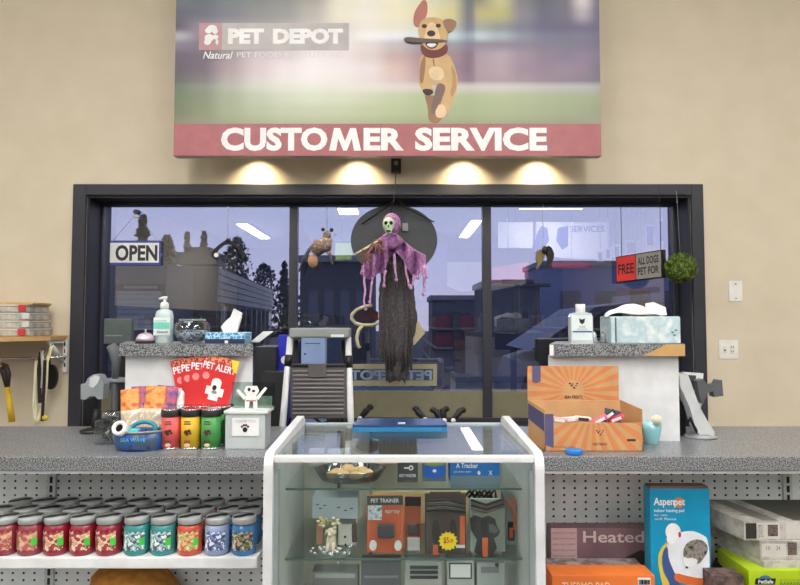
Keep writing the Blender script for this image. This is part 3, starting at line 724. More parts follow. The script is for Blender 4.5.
# red and grey sign box hung in front of the right pane
th = thing('sign_box', 'dark box sign with red FREE panel and grey panel before the right pane', 'sign', (P(660,265,3.5).x, 3.5, P(660,283,3.5).z))
q0 = P(616, 266, 3.74); q1 = P(662, 262, 3.5)
def SB(u, v, off=0):       # u along, v up 0..1
    x = q0.x+(q1.x-q0.x)*u; y = q0.y+(q1.y-q0.y)*u
    zlo = P(400, 283, 3.74).z + (P(400, 277.5, 3.5).z-P(400, 283, 3.74).z)*u; hgt = .158
    d = Vector((q1.x-q0.x, q1.y-q0.y, 0)).normalized(); nn = Vector((d.y, -d.x, 0))
    return Vector((x, y, zlo+hgt*v)) + nn*off
def SBq(mb, u0, u1, v0, v1, m_, o0, o1):
    vs = [SB(u0,v0,o0),SB(u1,v0,o0),SB(u1,v1,o0),SB(u0,v1,o0),SB(u0,v0,o1),SB(u1,v0,o1),SB(u1,v1,o1),SB(u0,v1,o1)]
    mb.add(vs, [(3,2,1,0),(4,5,6,7),(0,1,5,4),(1,2,6,5),(2,3,7,6),(3,0,4,7)], m_)
m = MB(); SBq(m, 0, 1.02, 0, 1, BLACK, -.03, 0); m.build('box', th)
m = MB(); SBq(m, .02, .44, .04, .96, mat('bright red panel', (214,52,48), .5), 0, .003); m.build('red_panel', th)
m = MB(); SBq(m, .46, .98, .04, .96, mat('grey panel', (150,148,144), .5), 0, .003); m.build('grey_panel', th)
m = MB()
def SBt(s_, u0, u1, v0, v1, mt):
    n0 = len(m.v); m.text(s_, 0, 1, 0, 1, 0, mt, bold=.02)
    m.v = m.v[:n0] + [tuple(SB(u0+(u1-u0)*v[0], v0+(v1-v0)*v[2], .0045)) for v in m.v[n0:]]
SBt('FREE', .06, .41, .3, .68, INK); SBt('ALL DOGS', .5, .94, .56, .84, INK); SBt('PET FOR', .5, .94, .18, .46, INK); m.build('lettering', th)
m = MB(); m.tube([SB(.1,1,-.015), SB(.1,1,-.015)+Vector((0,0,.38))], .002, BLACK); m.tube([SB(.95,1,-.015), SB(.95,1,-.015)+Vector((0,0,.38))], .002, BLACK); m.build('hanging_cord', th)
# green ball
q = P(680.5, 268, 3.45); th = thing('topiary_ball', 'bright green artificial boxwood ball hanging at the right window jamb', 'artificial plant', (q.x, 3.45, q.z-.09))
GB = multi('boxwood green', [(128,150,52),(92,116,34),(60,82,26)], 60, .7)
m = MB(); m.ball(q, .078, mat('dark moss core', (58,78,26), .9), 18)
for i in range(1500):
    d = Vector((random.gauss(0,1), random.gauss(0,1), random.gauss(0,1))).normalized(); c = q+d*random.uniform(.076,.09)
    t1 = d.orthogonal().normalized(); t1.rotate(Matrix.Rotation(random.uniform(0, 2*PI), 3, d)); t2 = (d.cross(t1)+d*random.uniform(-.6,.9)).normalized(); s_ = .0075
    m.add([c-t1*s_, c+t2*s_*.5, c+t1*s_, c-t2*s_*.5], [(0,1,2,3)], GB)
m.build('leaves', th)
m = MB(); m.tube([q+Vector((0,0,.07)), q+Vector((.0,.03,.44))], .0015, GREY); m.build('hanging_string', th)

# ------------------------------------------------------------------ left wall: plank shelf, boxes, tools
YL = 3.59
WOOD = mat('pine plank', (216,178,118), .6, noise=(9,(190,148,92),.3,.7,4))
pl = thing('wall_shelf', 'pine plank shelf on a white metal bracket on the left of the wall', 'shelf', (-2.2, 3.45, P(30,342,3.3).z))
zA, zB = P(0,344,3.2).z, P(66,338,3.36).z; zt = 1.345
m = MB(); xr = -1.925
m.poly([(-2.75,3.12),(P(0,342,3.22).x,3.22),(xr,3.42),(xr,YW-.001),(-2.75,YW-.001)], zt-.024, zt, WOOD, 'z'); m.build('plank', pl)
m = MB(); m.tube([P(50,342,3.46), P(62,362,3.58)], .013, WHITE, 6); m.box(P(50,342,3.46).x-.01, P(50,342,3.46).x+.012, 3.44, YW-.002, zt-.04, zt-.024, WHITE); m.build('bracket', pl)
m = MB(); m.prect(62.5, 338, 67, 372, 3.585, .014, WHITE, .002)
for k_ in range(4): m.prect(64, 342+7*k_, 65.2, 346+7*k_, 3.583, .003, BLACK)
m.build('upright', pl)
m = MB(); m.tube([P(-40,360,3.5), P(66,357,3.5)], .007, CHROME); m.build('hang_rail', pl)
OG = mat('cloudy plastic', (206,200,188), .25, noise=(22,(164,162,158),.4,.6,3)); OGL = mat('frosted lid', (218,216,210), .35); 
zc = zt
for i in range(4):
    x1 = -1.995-i*.006; x0 = -2.62
    th = thing('organizer_box', 'flat clear plastic compartment box on the pine shelf, %s from the bottom of the stack' % ORD[i], 'organizer box', ((x0+x1)/2, 3.4, zc), 'clear compartment boxes on the pine shelf')
    h_ = .043
    m = MB(); m.box(x0, x1, 3.34, 3.56, zc+.001, zc+h_*.75, OG, .006); m.build('tray', th)
    m = MB(); m.box(x0-.003, x1+.003, 3.335, 3.565, zc+h_*.75, zc+h_-.001, OGL, .004); m.build('lid', th)
    m = MB()
    if i in (0, 3): q = P(22, 320, 3.334); m.box(q.x-.02, q.x+.02, 3.328, 3.336, zc+.006, zc+h_-.002, RED, .003)
    else: q = P(26, 320, 3.334); m.box(q.x-.02, q.x+.02, 3.328, 3.336, zc+.008, zc+h_-.004, OGL, .003)
    m.build('latch', th)
    zc += h_
m = MB(); m.box(-2.62, P(33,303,3.36).x, 3.36, 3.54, zc, zc+.012, WOOD, .002); one('wooden_slat', m, 'thin wooden slat lying on top of the stack of clear boxes', 'board')
# bolt cutter with yellow handles
th = thing('bolt_cutter', 'bolt cutter with yellow handle hanging at the far left of the wall', 'tool', (P(8,420,3.45).x, 3.45, P(8,422,3.45).z))
m = MB(); m.tube([P(7.5,387,3.48), P(12,422,3.48)], [.014,.017], mat('yellow grip', (228,186,44), .5), 10); m.build('handle', th)
m = MB(); m.tube([P(7.5,387,3.48), P(4,372,3.48), P(1,368,3.48)], [.014,.018,.02], mat('dark brown steel', (58,46,44), .5), 10); m.tube([P(7.5,388,3.48), P(8.5,374,3.48), P(6,366,3.48), P(2,364,3.48)], [.012,.014,.014,.01], mat('dark brown steel'), 10); m.build('jaws', th)
m = MB(); m.tube([P(3,370,3.49), P(3,370,YW+.001)], .005, CHROME); m.build('wall_hook', th)
# leashes hanging from the rail
for i, (pts, r, col, lb) in enumerate((
    ([(36.5,360),(35,380),(34,400),(36,424)], .011, (226,220,190), 'cream webbing leash hanging leftmost on the rail'),
    ([(41,352),(39,370),(39.5,390),(40,403)], .012, (44,34,36), 'black leash hanging on the rail between two cream ones'),
    ([(42,350),(43,372),(42,388)], .009, (200,198,196), 'short grey-white leash with a hook hanging on the rail'),
    ([(52,345),(47,362),(46,385),(43,408),(36,424)], .010, (236,226,180), 'long cream and yellow leash looped from the shelf down to the counter'),
    ([(45,360),(44,385),(43,405),(42,421)], .009, (36,28,30), 'thin dark brown leash hanging rightmost on the rail'))):
    m = MB(); c = mat('webbing %d' % i, col, .8); pp = []
    q = [P(a, b, 3.475-.012*i) for a, b in pts]
    for j in range(len(q)-1):
        for t in range(4): pp.append(q[j].lerp(q[j+1], t/4))
    pp.append(q[-1]); s0 = len(m.v); m.tube(pp, r, c, 8)
    for j in range(s0, len(m.v)):
        v = m.v[j]; m.v[j] = (v[0], 3.475-.012*i+(v[1]-3.475+.012*i)*.3, v[2])
    th = one('leash', m, lb, 'leash', 'leashes on the rail')
    m = MB(); m.lathe(tuple(pp[0]+Vector((0,0,.0))), [(.003,-.006),(.006,0),(.003,.006)], CHROME, 8); m.tube([pp[0], pp[0]+Vector((0,.02,.01)), pp[0]+Vector((0,.03,-.005))], .003, CHROME, 6); m.build('snap_hook', th)
m = MB(); m.ball(P(45,418,3.42), .02, mat('yellow tag', (226,206,60), .7), 6, 1, .3, .8, .1); one('yellow_tag', m, 'small yellow tag among the ends of the leashes', 'tag')
th = thing('slicker_brush', 'black round-headed paddle hanging beside the leashes', 'brush', (P(51,375,3.5).x, 3.5, P(51,389,3.5).z))
m = MB(); m.pell(50.5, 377, 6, 12.5, 3.52, .02, BLACK, 24); m.build('paddle', th)
m = MB(); m.tube([P(50,366,3.53), P(49,357,3.51)], .006, BLACK); m.tube([P(49,358,3.51), P(49,358,YW+.001)], .004, BLACK); m.build('handle', th)
# wall plates
for (a,b,c,d,lb,nm,k_) in ((729,281,742.5,301.5,'blank white single wall plate, upper of the two right of the window','wall_plate',0),(719,340,738.5,359,'white double wall plate with two sockets right of the window','socket_plate',1)):
    x0,x1,z0,z1 = RX(a,b,c,d,3.592); m = MB(); m.box(x0,x1,3.592,YW,z0,z1,mat('white plate',(238,236,232),.4),.003); th = one(nm, m, lb, 'wall plate')
    cx, cz = (x0+x1)/2, (z0+z1)/2
    if k_:
        m = MB(); m.box(cx-.035,cx-.012,3.589,3.593,cz-.02,cz+.02,mat('ivory socket',(226,222,214),.4),.003); m.ell(cx-.024,cz-.004,.005,.005,3.588,3.592,INK); m.build('socket', th)
        m = MB(); m.box(cx+.008,cx+.034,3.589,3.593,cz-.025,cz+.025,mat('ivory socket'),.003)
        for dz in (-.014,.01): m.box(cx+.014,cx+.017,3.588,3.59,cz+dz,cz+dz+.008,INK); m.box(cx+.024,cx+.027,3.588,3.59,cz+dz,cz+dz+.008,INK)
        m.build('socket', th)
    else:
        for dz in (-.042,.042): m = MB(); m.ell(cx,cz+dz,.0045,.0045,3.589,3.593,GREY); m.build('screw', th)
# ------------------------------------------------------------------ counters
ZT = .985; CY0 = 2.05; CY1 = 2.64; CT = .046
LAM = mat('white laminate', (226,228,232), .45); SHELF = mat('white steel shelf', (236,238,240), .4)
PEG = pegmat(); YP = 2.37; ZS = P(400, 557.5, 2.05).z
def counter(x0, x1, side, label, ux, ends):
    th = thing('sales_counter', label, 'counter', ((x0+x1)/2, 2.35, 0))
    m = MB(); m.box(x0, x1, CY0, CY1, ZT-CT, ZT, SPECK, .003); m.build('countertop', th)
    o = (0, YP, ZT-CT-.008)
    m = MB(); m.box(x0, x1, YP, YP+.02, .1, ZT-CT-.002, PEG)
    b = m.build('pegboard', th)
    m = MB(); m.box(x0, x1, YP+.02, CY1-.03, .02, ZT-CT, LAM); m.build('back_panel', th)
    m = MB(); m.box(x0, x1, CY0+.012, YP, ZT-CT-.012, ZT-CT-.001, SHELF, .002); m.build('top_rail', th)
    m = MB(); m.box(x0, x1, CY0, CY1-.03, 0, .14, LAM, .004); m.build('base_deck', th)
    m = MB(); m.box(ends-.012, ends+.012, CY0+.03, CY1-.03, .14, ZT-CT-.001, SHELF, .003); m.build('end_panel', th)
    m = MB(); m.box(ux-.016, ux+.016, YP-.012, YP, .14, ZT-CT-.012, mat('upright grey', (206,210,212), .5))
    z = ZT-CT-.05
    while z > .2: m.box(ux-.005, ux+.005, YP-.0135, YP-.0118, z, z+.024, INK); z -= .034
    m.build('slotted_upright', th)
    return th
xl1 = -.40; xr0 = .44
lc = counter(-2.3, xl1, 'l', 'long grey speckled counter with white pegboard shelving, left of the glass case', P(52,520,YP).x, xl1-.014)
rc = counter(xr0, 2.3, 'r', 'long grey speckled counter with white pegboard shelving, right of the glass case', P(786.5,500,YP).x, xr0+.014)
def shelf(x0, x1, y0, z, par):
    m = MB(); m.box(x0, x1, y0, y0+.012, z-.036, z, SHELF, .003); m.box(x0, x1, y0+.012, YP-.003, z-.01, z-.002, SHELF)
    m.build('shelf', par)
shelf(-2.29, P(257,560,2.05).x, 2.05, ZS, lc)
ZR = .36
shelf(xr0+.02, 2.29, 2.05, ZR, rc)

# ------------------------------------------------------------------ candle jars
LID = mat('brushed silver lid', (176,180,180), .35, .25)
def jar_mats(key, body, cols):
    return (mat('wax ' + key, body, .16, spec=.8), multi('label ' + key, cols, 55, .4))
KIND = {
 'dark red': jar_mats('dark red', (150,30,52), [(214,176,120),(236,214,196),(176,60,66),(120,74,60),(230,190,160)]),
 'faded red': jar_mats('faded red', (150,52,66), [(222,200,140),(210,160,150),(190,90,90),(150,112,80),(230,200,150)]),
 'teal': jar_mats('teal', (52,146,146), [(240,246,246),(70,84,96),(150,196,200),(232,240,240),(90,120,130)]),
 'orange-red': jar_mats('orange', (208,84,62), [(240,196,150),(222,96,74),(180,206,120),(246,222,190),(150,90,70)]),
 'pale blue': jar_mats('pale blue', (150,168,206), [(236,240,248),(60,76,130),(110,130,180),(240,240,248),(50,60,110)]),
 'bright blue': jar_mats('bright blue', (58,128,190), [(222,170,160),(50,56,76),(120,140,90),(226,208,190),(160,90,120)])}
GRN = mat('green sticker', (76,214,72), .5)
JR, JH = .0405, .122
def jar(key, st, lidmark):
    wax, lab = KIND[key]
    th = thing('candle_jar', 'x', 'candle')
    m = MB(); m.lathe((0,0,0), [(.028,0),(JR-.004,.001),(JR,.008),(JR,.086),(JR-.004,.094),(.034,.098)], wax, 24); m.build('jar', th)
    gm = glass('jar glass', (235,235,235), .06, .5) if 'jar glass' not in MC else MC['jar glass']
    m = MB(); m.lathe((0,0,0), [(.0345,.096),(.0355,.098),(.0355,.101),(.034,.103)], mat('clear rim', (96,90,96), .15), 24); m.build('glass_neck', th)
    l = MB(); l.lathe((0,0,0), [(.0385,.101),(.0395,.103),(.0395,.117),(.037,.1215),(.0001,.1215)], LID, 24); lo = l.build('lid', th)
    m = MB()   # curved wrap label
    vs = []; fs = []; n = 16
    for i in range(n+1):
        a = -PI/2 + (i/n-.5)*1.9
        w_ = .005*math.sin(i*1.7)
        for z in (.020+w_*.5, .078+w_): vs.append(((JR+.0006)*math.cos(a), (JR+.0006)*math.sin(a), z))
    for i in range(n): fs.append((2*i, 2*i+2, 2*i+3, 2*i+1))
    m.add(vs, fs, lab, True); m.build('label', th)
    if st:
        m = MB(); vs = []; fs = []
        for i in range(5):
            a = -PI/2 + .52 + i*.11
            for z in (.034, .058): vs.append(((JR+.0012)*math.cos(a), (JR+.0012)*math.sin(a), z))
        for i in range(4): fs.append((2*i, 2*i+2, 2*i+3, 2*i+1))
        m.add(vs, fs, GRN, True); m.build('sticker', th)
    m = MB()
    m.poly([(-.030,-.030),(-.006,-.022),(.012,-.004),(.030,-.002),(.031,.022),(.008,.022),(-.008,.008),(-.032,-.008)], .1212, .1219, INK, 'z')
    if lidmark: m.poly([(-.03,.008),(-.014,.014),(-.01,.02),(-.026,.016)], .1212, .1219, INK, 'z')
    m.build('brush_mark', lo)
    return th
front = [('faded red',0),('faded red',1),('dark red',1),('dark red',1),('dark red',1),('teal',1),('teal',1),('orange-red',1),('pale blue',0),('bright blue',0)]
cols_px = [6, 31, 57, 83, 109, 137, 163.5, 190, 217.5, 244]
protos = {}
rowsY = (2.10, 2.19, 2.28); rown = ('front', 'middle', 'back')
for j, y in enumerate(rowsY):
    for i in range(-1, 10):
        key, st = front[max(i, 0)]
        px = cols_px[i] if i >= 0 else -20
        if i == -1 and j == 0: continue
        pk = (key, st, j % 2)
        if pk not in protos: t_ = protos[pk] = jar(key, st, j % 2)
        else: t_ = copytree(protos[pk])
        x = P(px, 540, 2.10).x + (.012*j if i < 9 else 0) - (.004 if i == 9 and j else 0)
        if i < 9: x = min(x, P(cols_px[i+1], 540, 2.10).x + .012*j - .083)
        t_.location = (x, y, ZS-.002); t_.rotation_euler = (0, 0, .12*math.sin(3.1*i+j*2))
        jj = (i+1) if j == 0 else i+2
        pos = '%s from the left in the %s row' % (ORD[jj-1], rown[j])
        t_['label'] = ('%s candle jar, ' % key) + ('' if not st or j else 'green sticker, ') + pos
        t_['group'] = 'candle jars on the left shelf'

# tan rounded pet bed under the jar shelf
th = thing('pet_bed', 'golden brown rounded cushion bed poking up below the jar shelf', 'pet bed', (P(146,600,2.2).x, 2.2, .14))
GB2 = mat('golden brown plush', (178,120,44), .9, noise=(30,(150,96,34),.35,.65,3))
m = MB(); c = P(142, 600, 2.2); zt_ = P(400, 569, 2.14).z
prof = [(0,0),(.155,.004),(.175,.1),(.17,.25),(.15,zt_-.14-.03),(.115,zt_-.14),(.05,zt_-.155),(.0001,zt_-.16)]
cc = P(137, 600, 2.22); r_ = .155
m.lathe((cc.x, 2.22, .14), [(0,0),(.13,.01),(r_,.08),(r_,.2),(.15,.30),(.135,zt_-.14-.05),(.11,zt_-.14-.02),(.07,zt_-.14-.004),(.0001,zt_-.14)], GB2, 32, 1.15, .8)
m.v = [(v[0], v[1], v[2]-max(0, v[0]-cc.x)*.42*(1 if v[2] > .35 else 0)) for v in m.v]; m.build('cushion', th)
m = MB(); m.tube([(cc.x+.178*math.cos(a), 2.22+.124*math.sin(a), .36) for a in [2*PI*i/32 for i in range(33)]], .018, GB2, 8); m.build('rim', th)

# ------------------------------------------------------------------ right hand shelf goods
def prbox(name, lab, cat, a, b, c, d, Y, dep, col, zbase=None, group=None, rough=.5):
    x0, x1, z0, z1 = RX(a, b, c, d, Y)
    if zbase is not None: z0 = zbase
    th = thing(name, lab, cat, ((x0+x1)/2, Y, z0), group)
    m = MB(); m.box(x0, x1, Y, Y+dep, z0, z1, col if not isinstance(col, tuple) else mat(name+' board %d %d %d' % col, col, rough), .0015); m.build('box', th)
    return th, x0, x1, z0, z1
AB = mat('azure card', (0,150,196), .4)
th, x0, x1, z0, z1 = prbox('heating_pad_box', 'tall azure blue pet heating pad box with a cat picture on the right shelf', 'box', 650.5, 489, 710.5, 590, 2.13, .055, AB, ZR-.002)
Y = 2.13
def px_(a, b): return [(640+u/5.575, 480+v/5.575) for u, v in (a if b is None else a)]
def A(pts): return chaikin([(640+u/5.575, 480+v/5.575) for u, v in pts])
m = MB(); m.box(x0+.002, x1-.002, Y+.004, Y+.05, z1, z1+.008, mat('torn brown flap', (120,96,86), .8), .001); m.build('top_flap', th)
m = MB(); m.ppoly(A([(150,345),(180,320),(230,290),(290,282),(340,300),(386,330),(390,565),(250,560),(190,520),(155,440)]), Y-.0015, .001, mat('white fleece', (232,236,244), .7)); m.build('pad_picture', th)
m = MB(); m.ppoly(A([(100,440),(112,390),(150,345),(165,335),(160,352),(125,400),(120,460),(130,520),(165,570),(180,640),(140,640),(110,520)]), Y-.002, .0015, mat('yellow arc', (226,196,80), .5))
m.ppoly(A([(125,400),(155,360),(158,440),(195,520),(200,565),(250,600),(245,640),(175,640),(165,570),(128,500)]), Y-.0025, .001, mat('navy arc', (58,88,150), .5))
m.ppoly(A([(195,515),(260,535),(330,548),(392,548),(392,585),(330,590),(250,580),(190,562)]), Y-.003, .001, mat('orange ribbon', (222,112,56), .5)); m.build('arc_print', th)
m = MB(); WP = mat('white print', (238,240,244), .6)
m.pell(640+185/5.575, 480+290/5.575, 7.5, 8.5, Y-.0025, .001, WP); m.pell(640+175/5.575, 480+330/5.575, 4.5, 5, Y-.0036, .001, WP)
m.pell(640+222/5.575, 480+305/5.575, 1.3, 2.8, Y-.0035, .001, mat('small red heart', (186,60,80), .5)); m.build('thermometer_picture', th)
CATG = multi('tabby fur', [(96,92,88),(150,144,136),(60,58,58)], 60, .8)
m = MB(); m.ppoly(A([(240,425),(245,375),(270,345),(310,330),(350,335),(375,360),(380,395),(360,430),(330,470),(300,465),(265,455)]), Y-.0035, .0015, CATG)
m.ppoly(A([(240,425),(270,440),(300,430),(325,450),(310,475),(262,492),(245,465)]), Y-.0045, .0015, WP); m.pell(640+262/5.575, 480+488/5.575, 1.2, 1, Y-.006, .001, INK)
m.ppoly(A([(246,432),(250,415),(262,430)]), Y-.005, .001, CATG); m.ppoly(A([(292,436),(306,418),(308,442)]), Y-.005, .001, CATG); m.build('cat_picture', th)
m = MB(); m.ell(P(679,502.5,Y).x, P(679,502.5,Y).z, .0175, .0165, Y-.0015, Y, mat('orange dot', (236,130,50), .5), 24); m.build('orange_dot', th)
m = MB()
m.ptext('Aspen', 653.5, 497.5, 674, 507.5, Y-.0015, WP, bold=.025); m.ptext('pet', 674, 499, 685, 507.5, Y-.002, WP, bold=.025)
m.ptext('indoor heating pad', 654, 508.8, 684, 513, Y, WP, bold=.012); m.ptext('for cats', 654, 513.8, 667, 516, Y, WP)
m.ptext('soft fleece', 655, 517.5, 676, 520, Y, WP); m.build('lettering', th)

th, x0, x1, z0, z1 = prbox('heated_bed_box', 'large mauve Heated P box standing at the back of the right shelf', 'box', 551, 528, 662, 590, 2.27, .06, mat('mauve card', (150,118,124), .6, noise=(6,(126,98,106),.35,.65,2)), ZR-.002)
Y = 2.27
m = MB(); m.prect(551.2, 528.2, 577, 562, Y-.001, .001, mat('pale pink panel', (214,184,186), .6)); m.build('side_panel', th)
m = MB(); m.ptext('Heated P', 583, 531, 662, 542.5, Y, mat('cream print', (230,216,212), .6), bold=.012)
for k_ in range(5): m.ptext('KEEPS PETS WARM', 552.5, 532+5*k_*1.15, 575, 533.8+5*k_*1.15, Y-.001, mat('dull mauve print', (150,110,116), .6))
m.build('lettering', th)
m = MB(); m.ppoly([(618,561),(641,550),(662,560),(662,575),(645,570)], Y-.002, .002, mat('dark tent print', (66,54,58), .7)); m.build('dark_picture', th)
zz = ZR-.002
th, x0, x1, z0, z1 = prbox('grey_book_box', 'flat grey-white patterned box lying behind the orange box', 'box', 549, 568, 645, 590, 2.17, .09, mat('lower grey card', (190,176,174), .6, noise=(28,(130,110,110),.4,.6,3)), zz)
m = MB(); m.prect(549,571,645,572,2.168,.002,mat('edge line grey',(120,96,98),.6)); m.build('edge_line', th)
th, x0, x1, z0, z1 = prbox('orange_box', 'orange box with a barcode at the front edge of the right shelf', 'box', 552, 575.5, 655, 590, 2.07, .09, mat('orange card', (236,124,52), .5), zz)
m = MB(); m.prect(638, 578, 650.5, 590, 2.068, .002, WP); m.build('barcode_panel', th)
m = MB()
for k_ in range(9): m.prect(639.5+k_*1.15, 580, 640.1+k_*1.15+.25*(k_ % 3), 584.5, 2.0665, .0015, INK)
m.build('barcode_lines', th)
m = MB(); m.ptext('THERMO PAD', 562, 582, 610, 590, 2.07, mat('pale orange print', (250,200,160), .5), bold=.02); m.build('lettering', th)
# stacked grey boxes and green box
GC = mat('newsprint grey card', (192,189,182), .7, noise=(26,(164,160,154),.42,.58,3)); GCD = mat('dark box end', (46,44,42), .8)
def gbox(px0, py0, py1, Y, dep, lab, dark, dx=0, shift=-.04):
    x0, x1, z0, z1 = RX(px0, py0, 830, py1, Y)
    th = thing('carrier_box', lab, 'box', (x0, Y, z0), 'grey boxes stacked on the right shelf')
    m = MB(); s0 = 0
    vs = [(x0,Y,z0),(x1,Y,z0),(x1+shift,Y+dep,z0),(x0+shift,Y+dep,z0),(x0,Y,z1),(x1,Y,z1),(x1+shift,Y+dep,z1),(x0+shift,Y+dep,z1)]
    m.add(vs, [(0,3,2,1),(4,5,6,7),(0,1,5,4),(1,2,6,5),(2,3,7,6),(3,0,4,7)], GC); m.build('carton', th)
    return th, x0, z0, z1, Y
zb = ZR-.002
gY = 2.07
# green product box
th, x0, x1, z0, z1 = prbox('green_box', 'lime green product box with a black brand badge under the grey boxes', 'box', 749, 570.5, 830, 592, 2.055, .2, mat('lime card', (178,206,30), .45), zb)
zg = z1
m = MB(); q0 = P(755, 584, 2.052)
m.ppoly([(757,578.5),(776,578.5),(775,584.5),(756,584.5)], 2.0535, .0015, INK); m.pell(765.5, 578.5, 5.5, 3, 2.0532, .0015, mat('steel blue dome', (70,120,150), .5)); m.ppoly([(756,578.8),(775.5,578.8),(774.5,584),(755,584)], 2.0515, .0015, INK)
m.ptext('PetSafe', 758, 579.6, 773, 583.4, 2.0515, WP, bold=.03); m.ptext('INDOOR', 780, 579, 800, 581.5, 2.0545, mat('olive print', (130,150,30), .5)); m.ptext('BARRIER', 780, 582, 800, 585, 2.0545, mat('dark olive print', (90,104,24), .5), bold=.01)
m.build('badge', th)
th, x0, z0, z1, Y = gbox(764, 563.5, 570.2, 2.075, .2, 'thin grey box edge just above the lime green box', 0); th.location.z
def drop(t_, dz): t_.location.z += dz
t1 = th; d1_ = zg-z0; drop(t1, d1_+.0005); ztop = z1+d1_+.0005
th, x0, z0, z1, Y = gbox(760.5, 544, 563.5, 2.08, .24, 'light grey box with a small picture, in the middle of the grey stack', 0)
m = MB(); m.prect(788, 545.5, 797, 558, 2.0785, .0015, multi('dark animal photo', [(70,56,56),(110,96,90),(50,44,44)], 90, .6)); m.prect(762,547,786,560,2.079,.001,mat('pale front panel',(204,202,196),.6))
m.ptext('10', 766, 549, 770, 553, 2.079, mat('grey print',(110,108,106),.6)); m.ptext('24', 776, 549, 780, 553, 2.079, mat('grey print'))
m.build('picture', th); d2 = ztop-z0; drop(th, d2+.0005); ztop2 = z1+d2+.0005
th, x0, z0, z1, Y = gbox(744, 525, 544, 2.085, .25, 'grey box with an open dark end, topmost of the grey stack', 1, shift=-.055)
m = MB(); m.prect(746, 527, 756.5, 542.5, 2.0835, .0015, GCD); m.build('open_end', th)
m = MB(); m.prect(768, 528.5, 778, 540, 2.0828, .0015, multi('dark animal photo', [(70,56,56),(110,96,90),(50,44,44)], 90, .6)); m.prect(757.5,526.5,780,542.5,2.0836,.001,mat('pale front panel')); m.prect(786,526.5,830,542.5,2.0836,.001,mat('pale front panel'))
m.text('DETAILS', x0+.047, x0+.062, z0+.01, z1-.01, 2.0835, mat('grey print')); m.build('picture', th)
for (u0, u1, c) in ((.065,.12,(120,118,114)),(.17,.4,(84,84,76))):
    m = MB(); m.add([(x0+u0,2.09,z1+.0008),(x0+u1,2.09,z1+.0008),(x0+u1-.053,2.33,z1+.0008),(x0+u0-.053,2.33,z1+.0008)], [(0,1,2,3)], mat('stripe %d' % c[0], c, .6)); m.build('top_stripe', th)
d3 = ztop2-z0; drop(th, d3+.0005)
# black plastic folded bags left of stack
m = MB()
BAGM = mat('shiny black bag', (26,26,30), .3)
c = P(724, 560, 2.24)
m.ball((c.x, 2.25, zb+.11), .1, BAGM, 22, .42, .8, 1.08, .07); one('black_bag', m, 'crumpled black plastic bag squeezed between the blue box and the grey boxes', 'bag')
th, x0, x1, z0, z1 = prbox('brown_box', 'low brown patterned package between the blue box and the green box', 'box', 713, 576, 744, 592, 2.06, .07, mat('brown patterned card', (118,96,92), .6, noise=(40,(70,56,54),.4,.6,3)), zb)

# ------------------------------------------------------------------ raised shelves on the counters
ZH = 1.344; YR = 2.31
def riser(a, b, bl, br, lab, wood):
    x0, x1 = P(a,350,YR-.03).x, P(b,350,YR-.03).x; u0, u1 = P(bl,390,YR).x, P(br,390,YR).x
    th = thing('transaction_ledge', lab, 'counter ledge', ((x0+x1)/2, YR, ZT))
    sh = -.11 if x0 < 0 else .10
    m = MB(); m.poly([(u0,YR),(u1,YR),(u1+sh*.8,YR+.25),(u0+sh*.8,YR+.25)], ZT+.0005, ZH-.044, LAM, 'z'); m.build('cabinet', th)
    m = MB(); m.poly([(x0,YR-.03),(x1,YR-.03),(x1+sh,YR+.28),(x0+sh,YR+.28)], ZH-.044, ZH, SPECK, 'z'); m.build('ledge_top', th)
    if wood:
        m = MB(); q = [P(a_, b_, YR-.0315) for a_, b_ in ((644,357.2),(666,346.2),(685,346.2),(685,357.2))]
        zz = [ZH-.0435, ZH-.0005, ZH-.0005, ZH-.0435]
        m.poly([(v.x, z) for v, z in zip(q, zz)], YR-.0325, YR-.030, mat('bare pine edge', (204,164,104), .6)); m.build('bare_wood_patch', th)
        m = MB(); q = P(550,350,YR-.03); m.box(x0, x0+.014, YR-.033, YR-.0295, ZH-.042, ZH-.002, PAPER); m.build('white_end_cap', th)
    return th
riser(119, 253, 125, 252.5, 'white raised ledge with speckled top holding the sanitizer and fish bowl', 0)
riser(549.6, 685, 548.5, 679, 'white raised ledge with speckled top and bare wood corner, on the right counter', 1)
def nz(px, Y): return P(px, 340, Y).x
# service bell
x = nz(145.5, 2.36); th = thing('service_bell', 'small pale pink domed service bell at the left end of the left ledge', 'bell', (x, 2.36, ZH))
m = MB(); m.lathe((x,2.36,ZH), [(.038,0),(.038,.006),(.03,.008)], BLACK, 20); m.build('base', th)
m = MB(); m.lathe((x,2.36,ZH), [(.036,.01),(.033,.022),(.024,.034),(.01,.040),(.0001,.041)], mat('pale pink metal', (226,208,222), .25, .5), 22); m.build('dome', th)
m = MB(); m.lathe((x,2.36,ZH), [(.003,.04),(.003,.05),(.006,.051),(.0001,.054)], WHITE, 10); m.build('button', th)
# sanitizer pump bottle
x = nz(164, 2.37); th = thing('sanitizer_bottle', 'clear pump bottle of hand sanitizer with a green and white label on the left ledge', 'bottle', (x, 2.37, ZH))
GEL = mat('clear gel', (188,206,208), .08, spec=.8)
m = MB(); m.lathe((x,2.37,ZH), [(.032,0),(.0345,.004),(.0345,.105),(.030,.122),(.016,.130),(.013,.134)], GEL, 24, 1, .7); m.build('bottle', th)
m = MB(); m.box(x-.0315, x+.0315, 2.37-.0262, 2.37-.02, ZH+.03, ZH+.098, mat('white label', (226,238,238), .5), .002); lb = m.build('label', th)
m = MB(); m.box(x-.03, x+.03, 2.3425, 2.3435, ZH+.055, ZH+.08, mat('mint band', (126,212,196), .5)); m.text('HAND SANITIZER', x-.026, x+.02, ZH+.083, ZH+.088, 2.343, mat('teal print', (30,110,120), .5)); m.text('Advanced', x-.018, x+.024, ZH+.040, ZH+.048, 2.343, INK, bold=.02); m.build('label_print', lb)
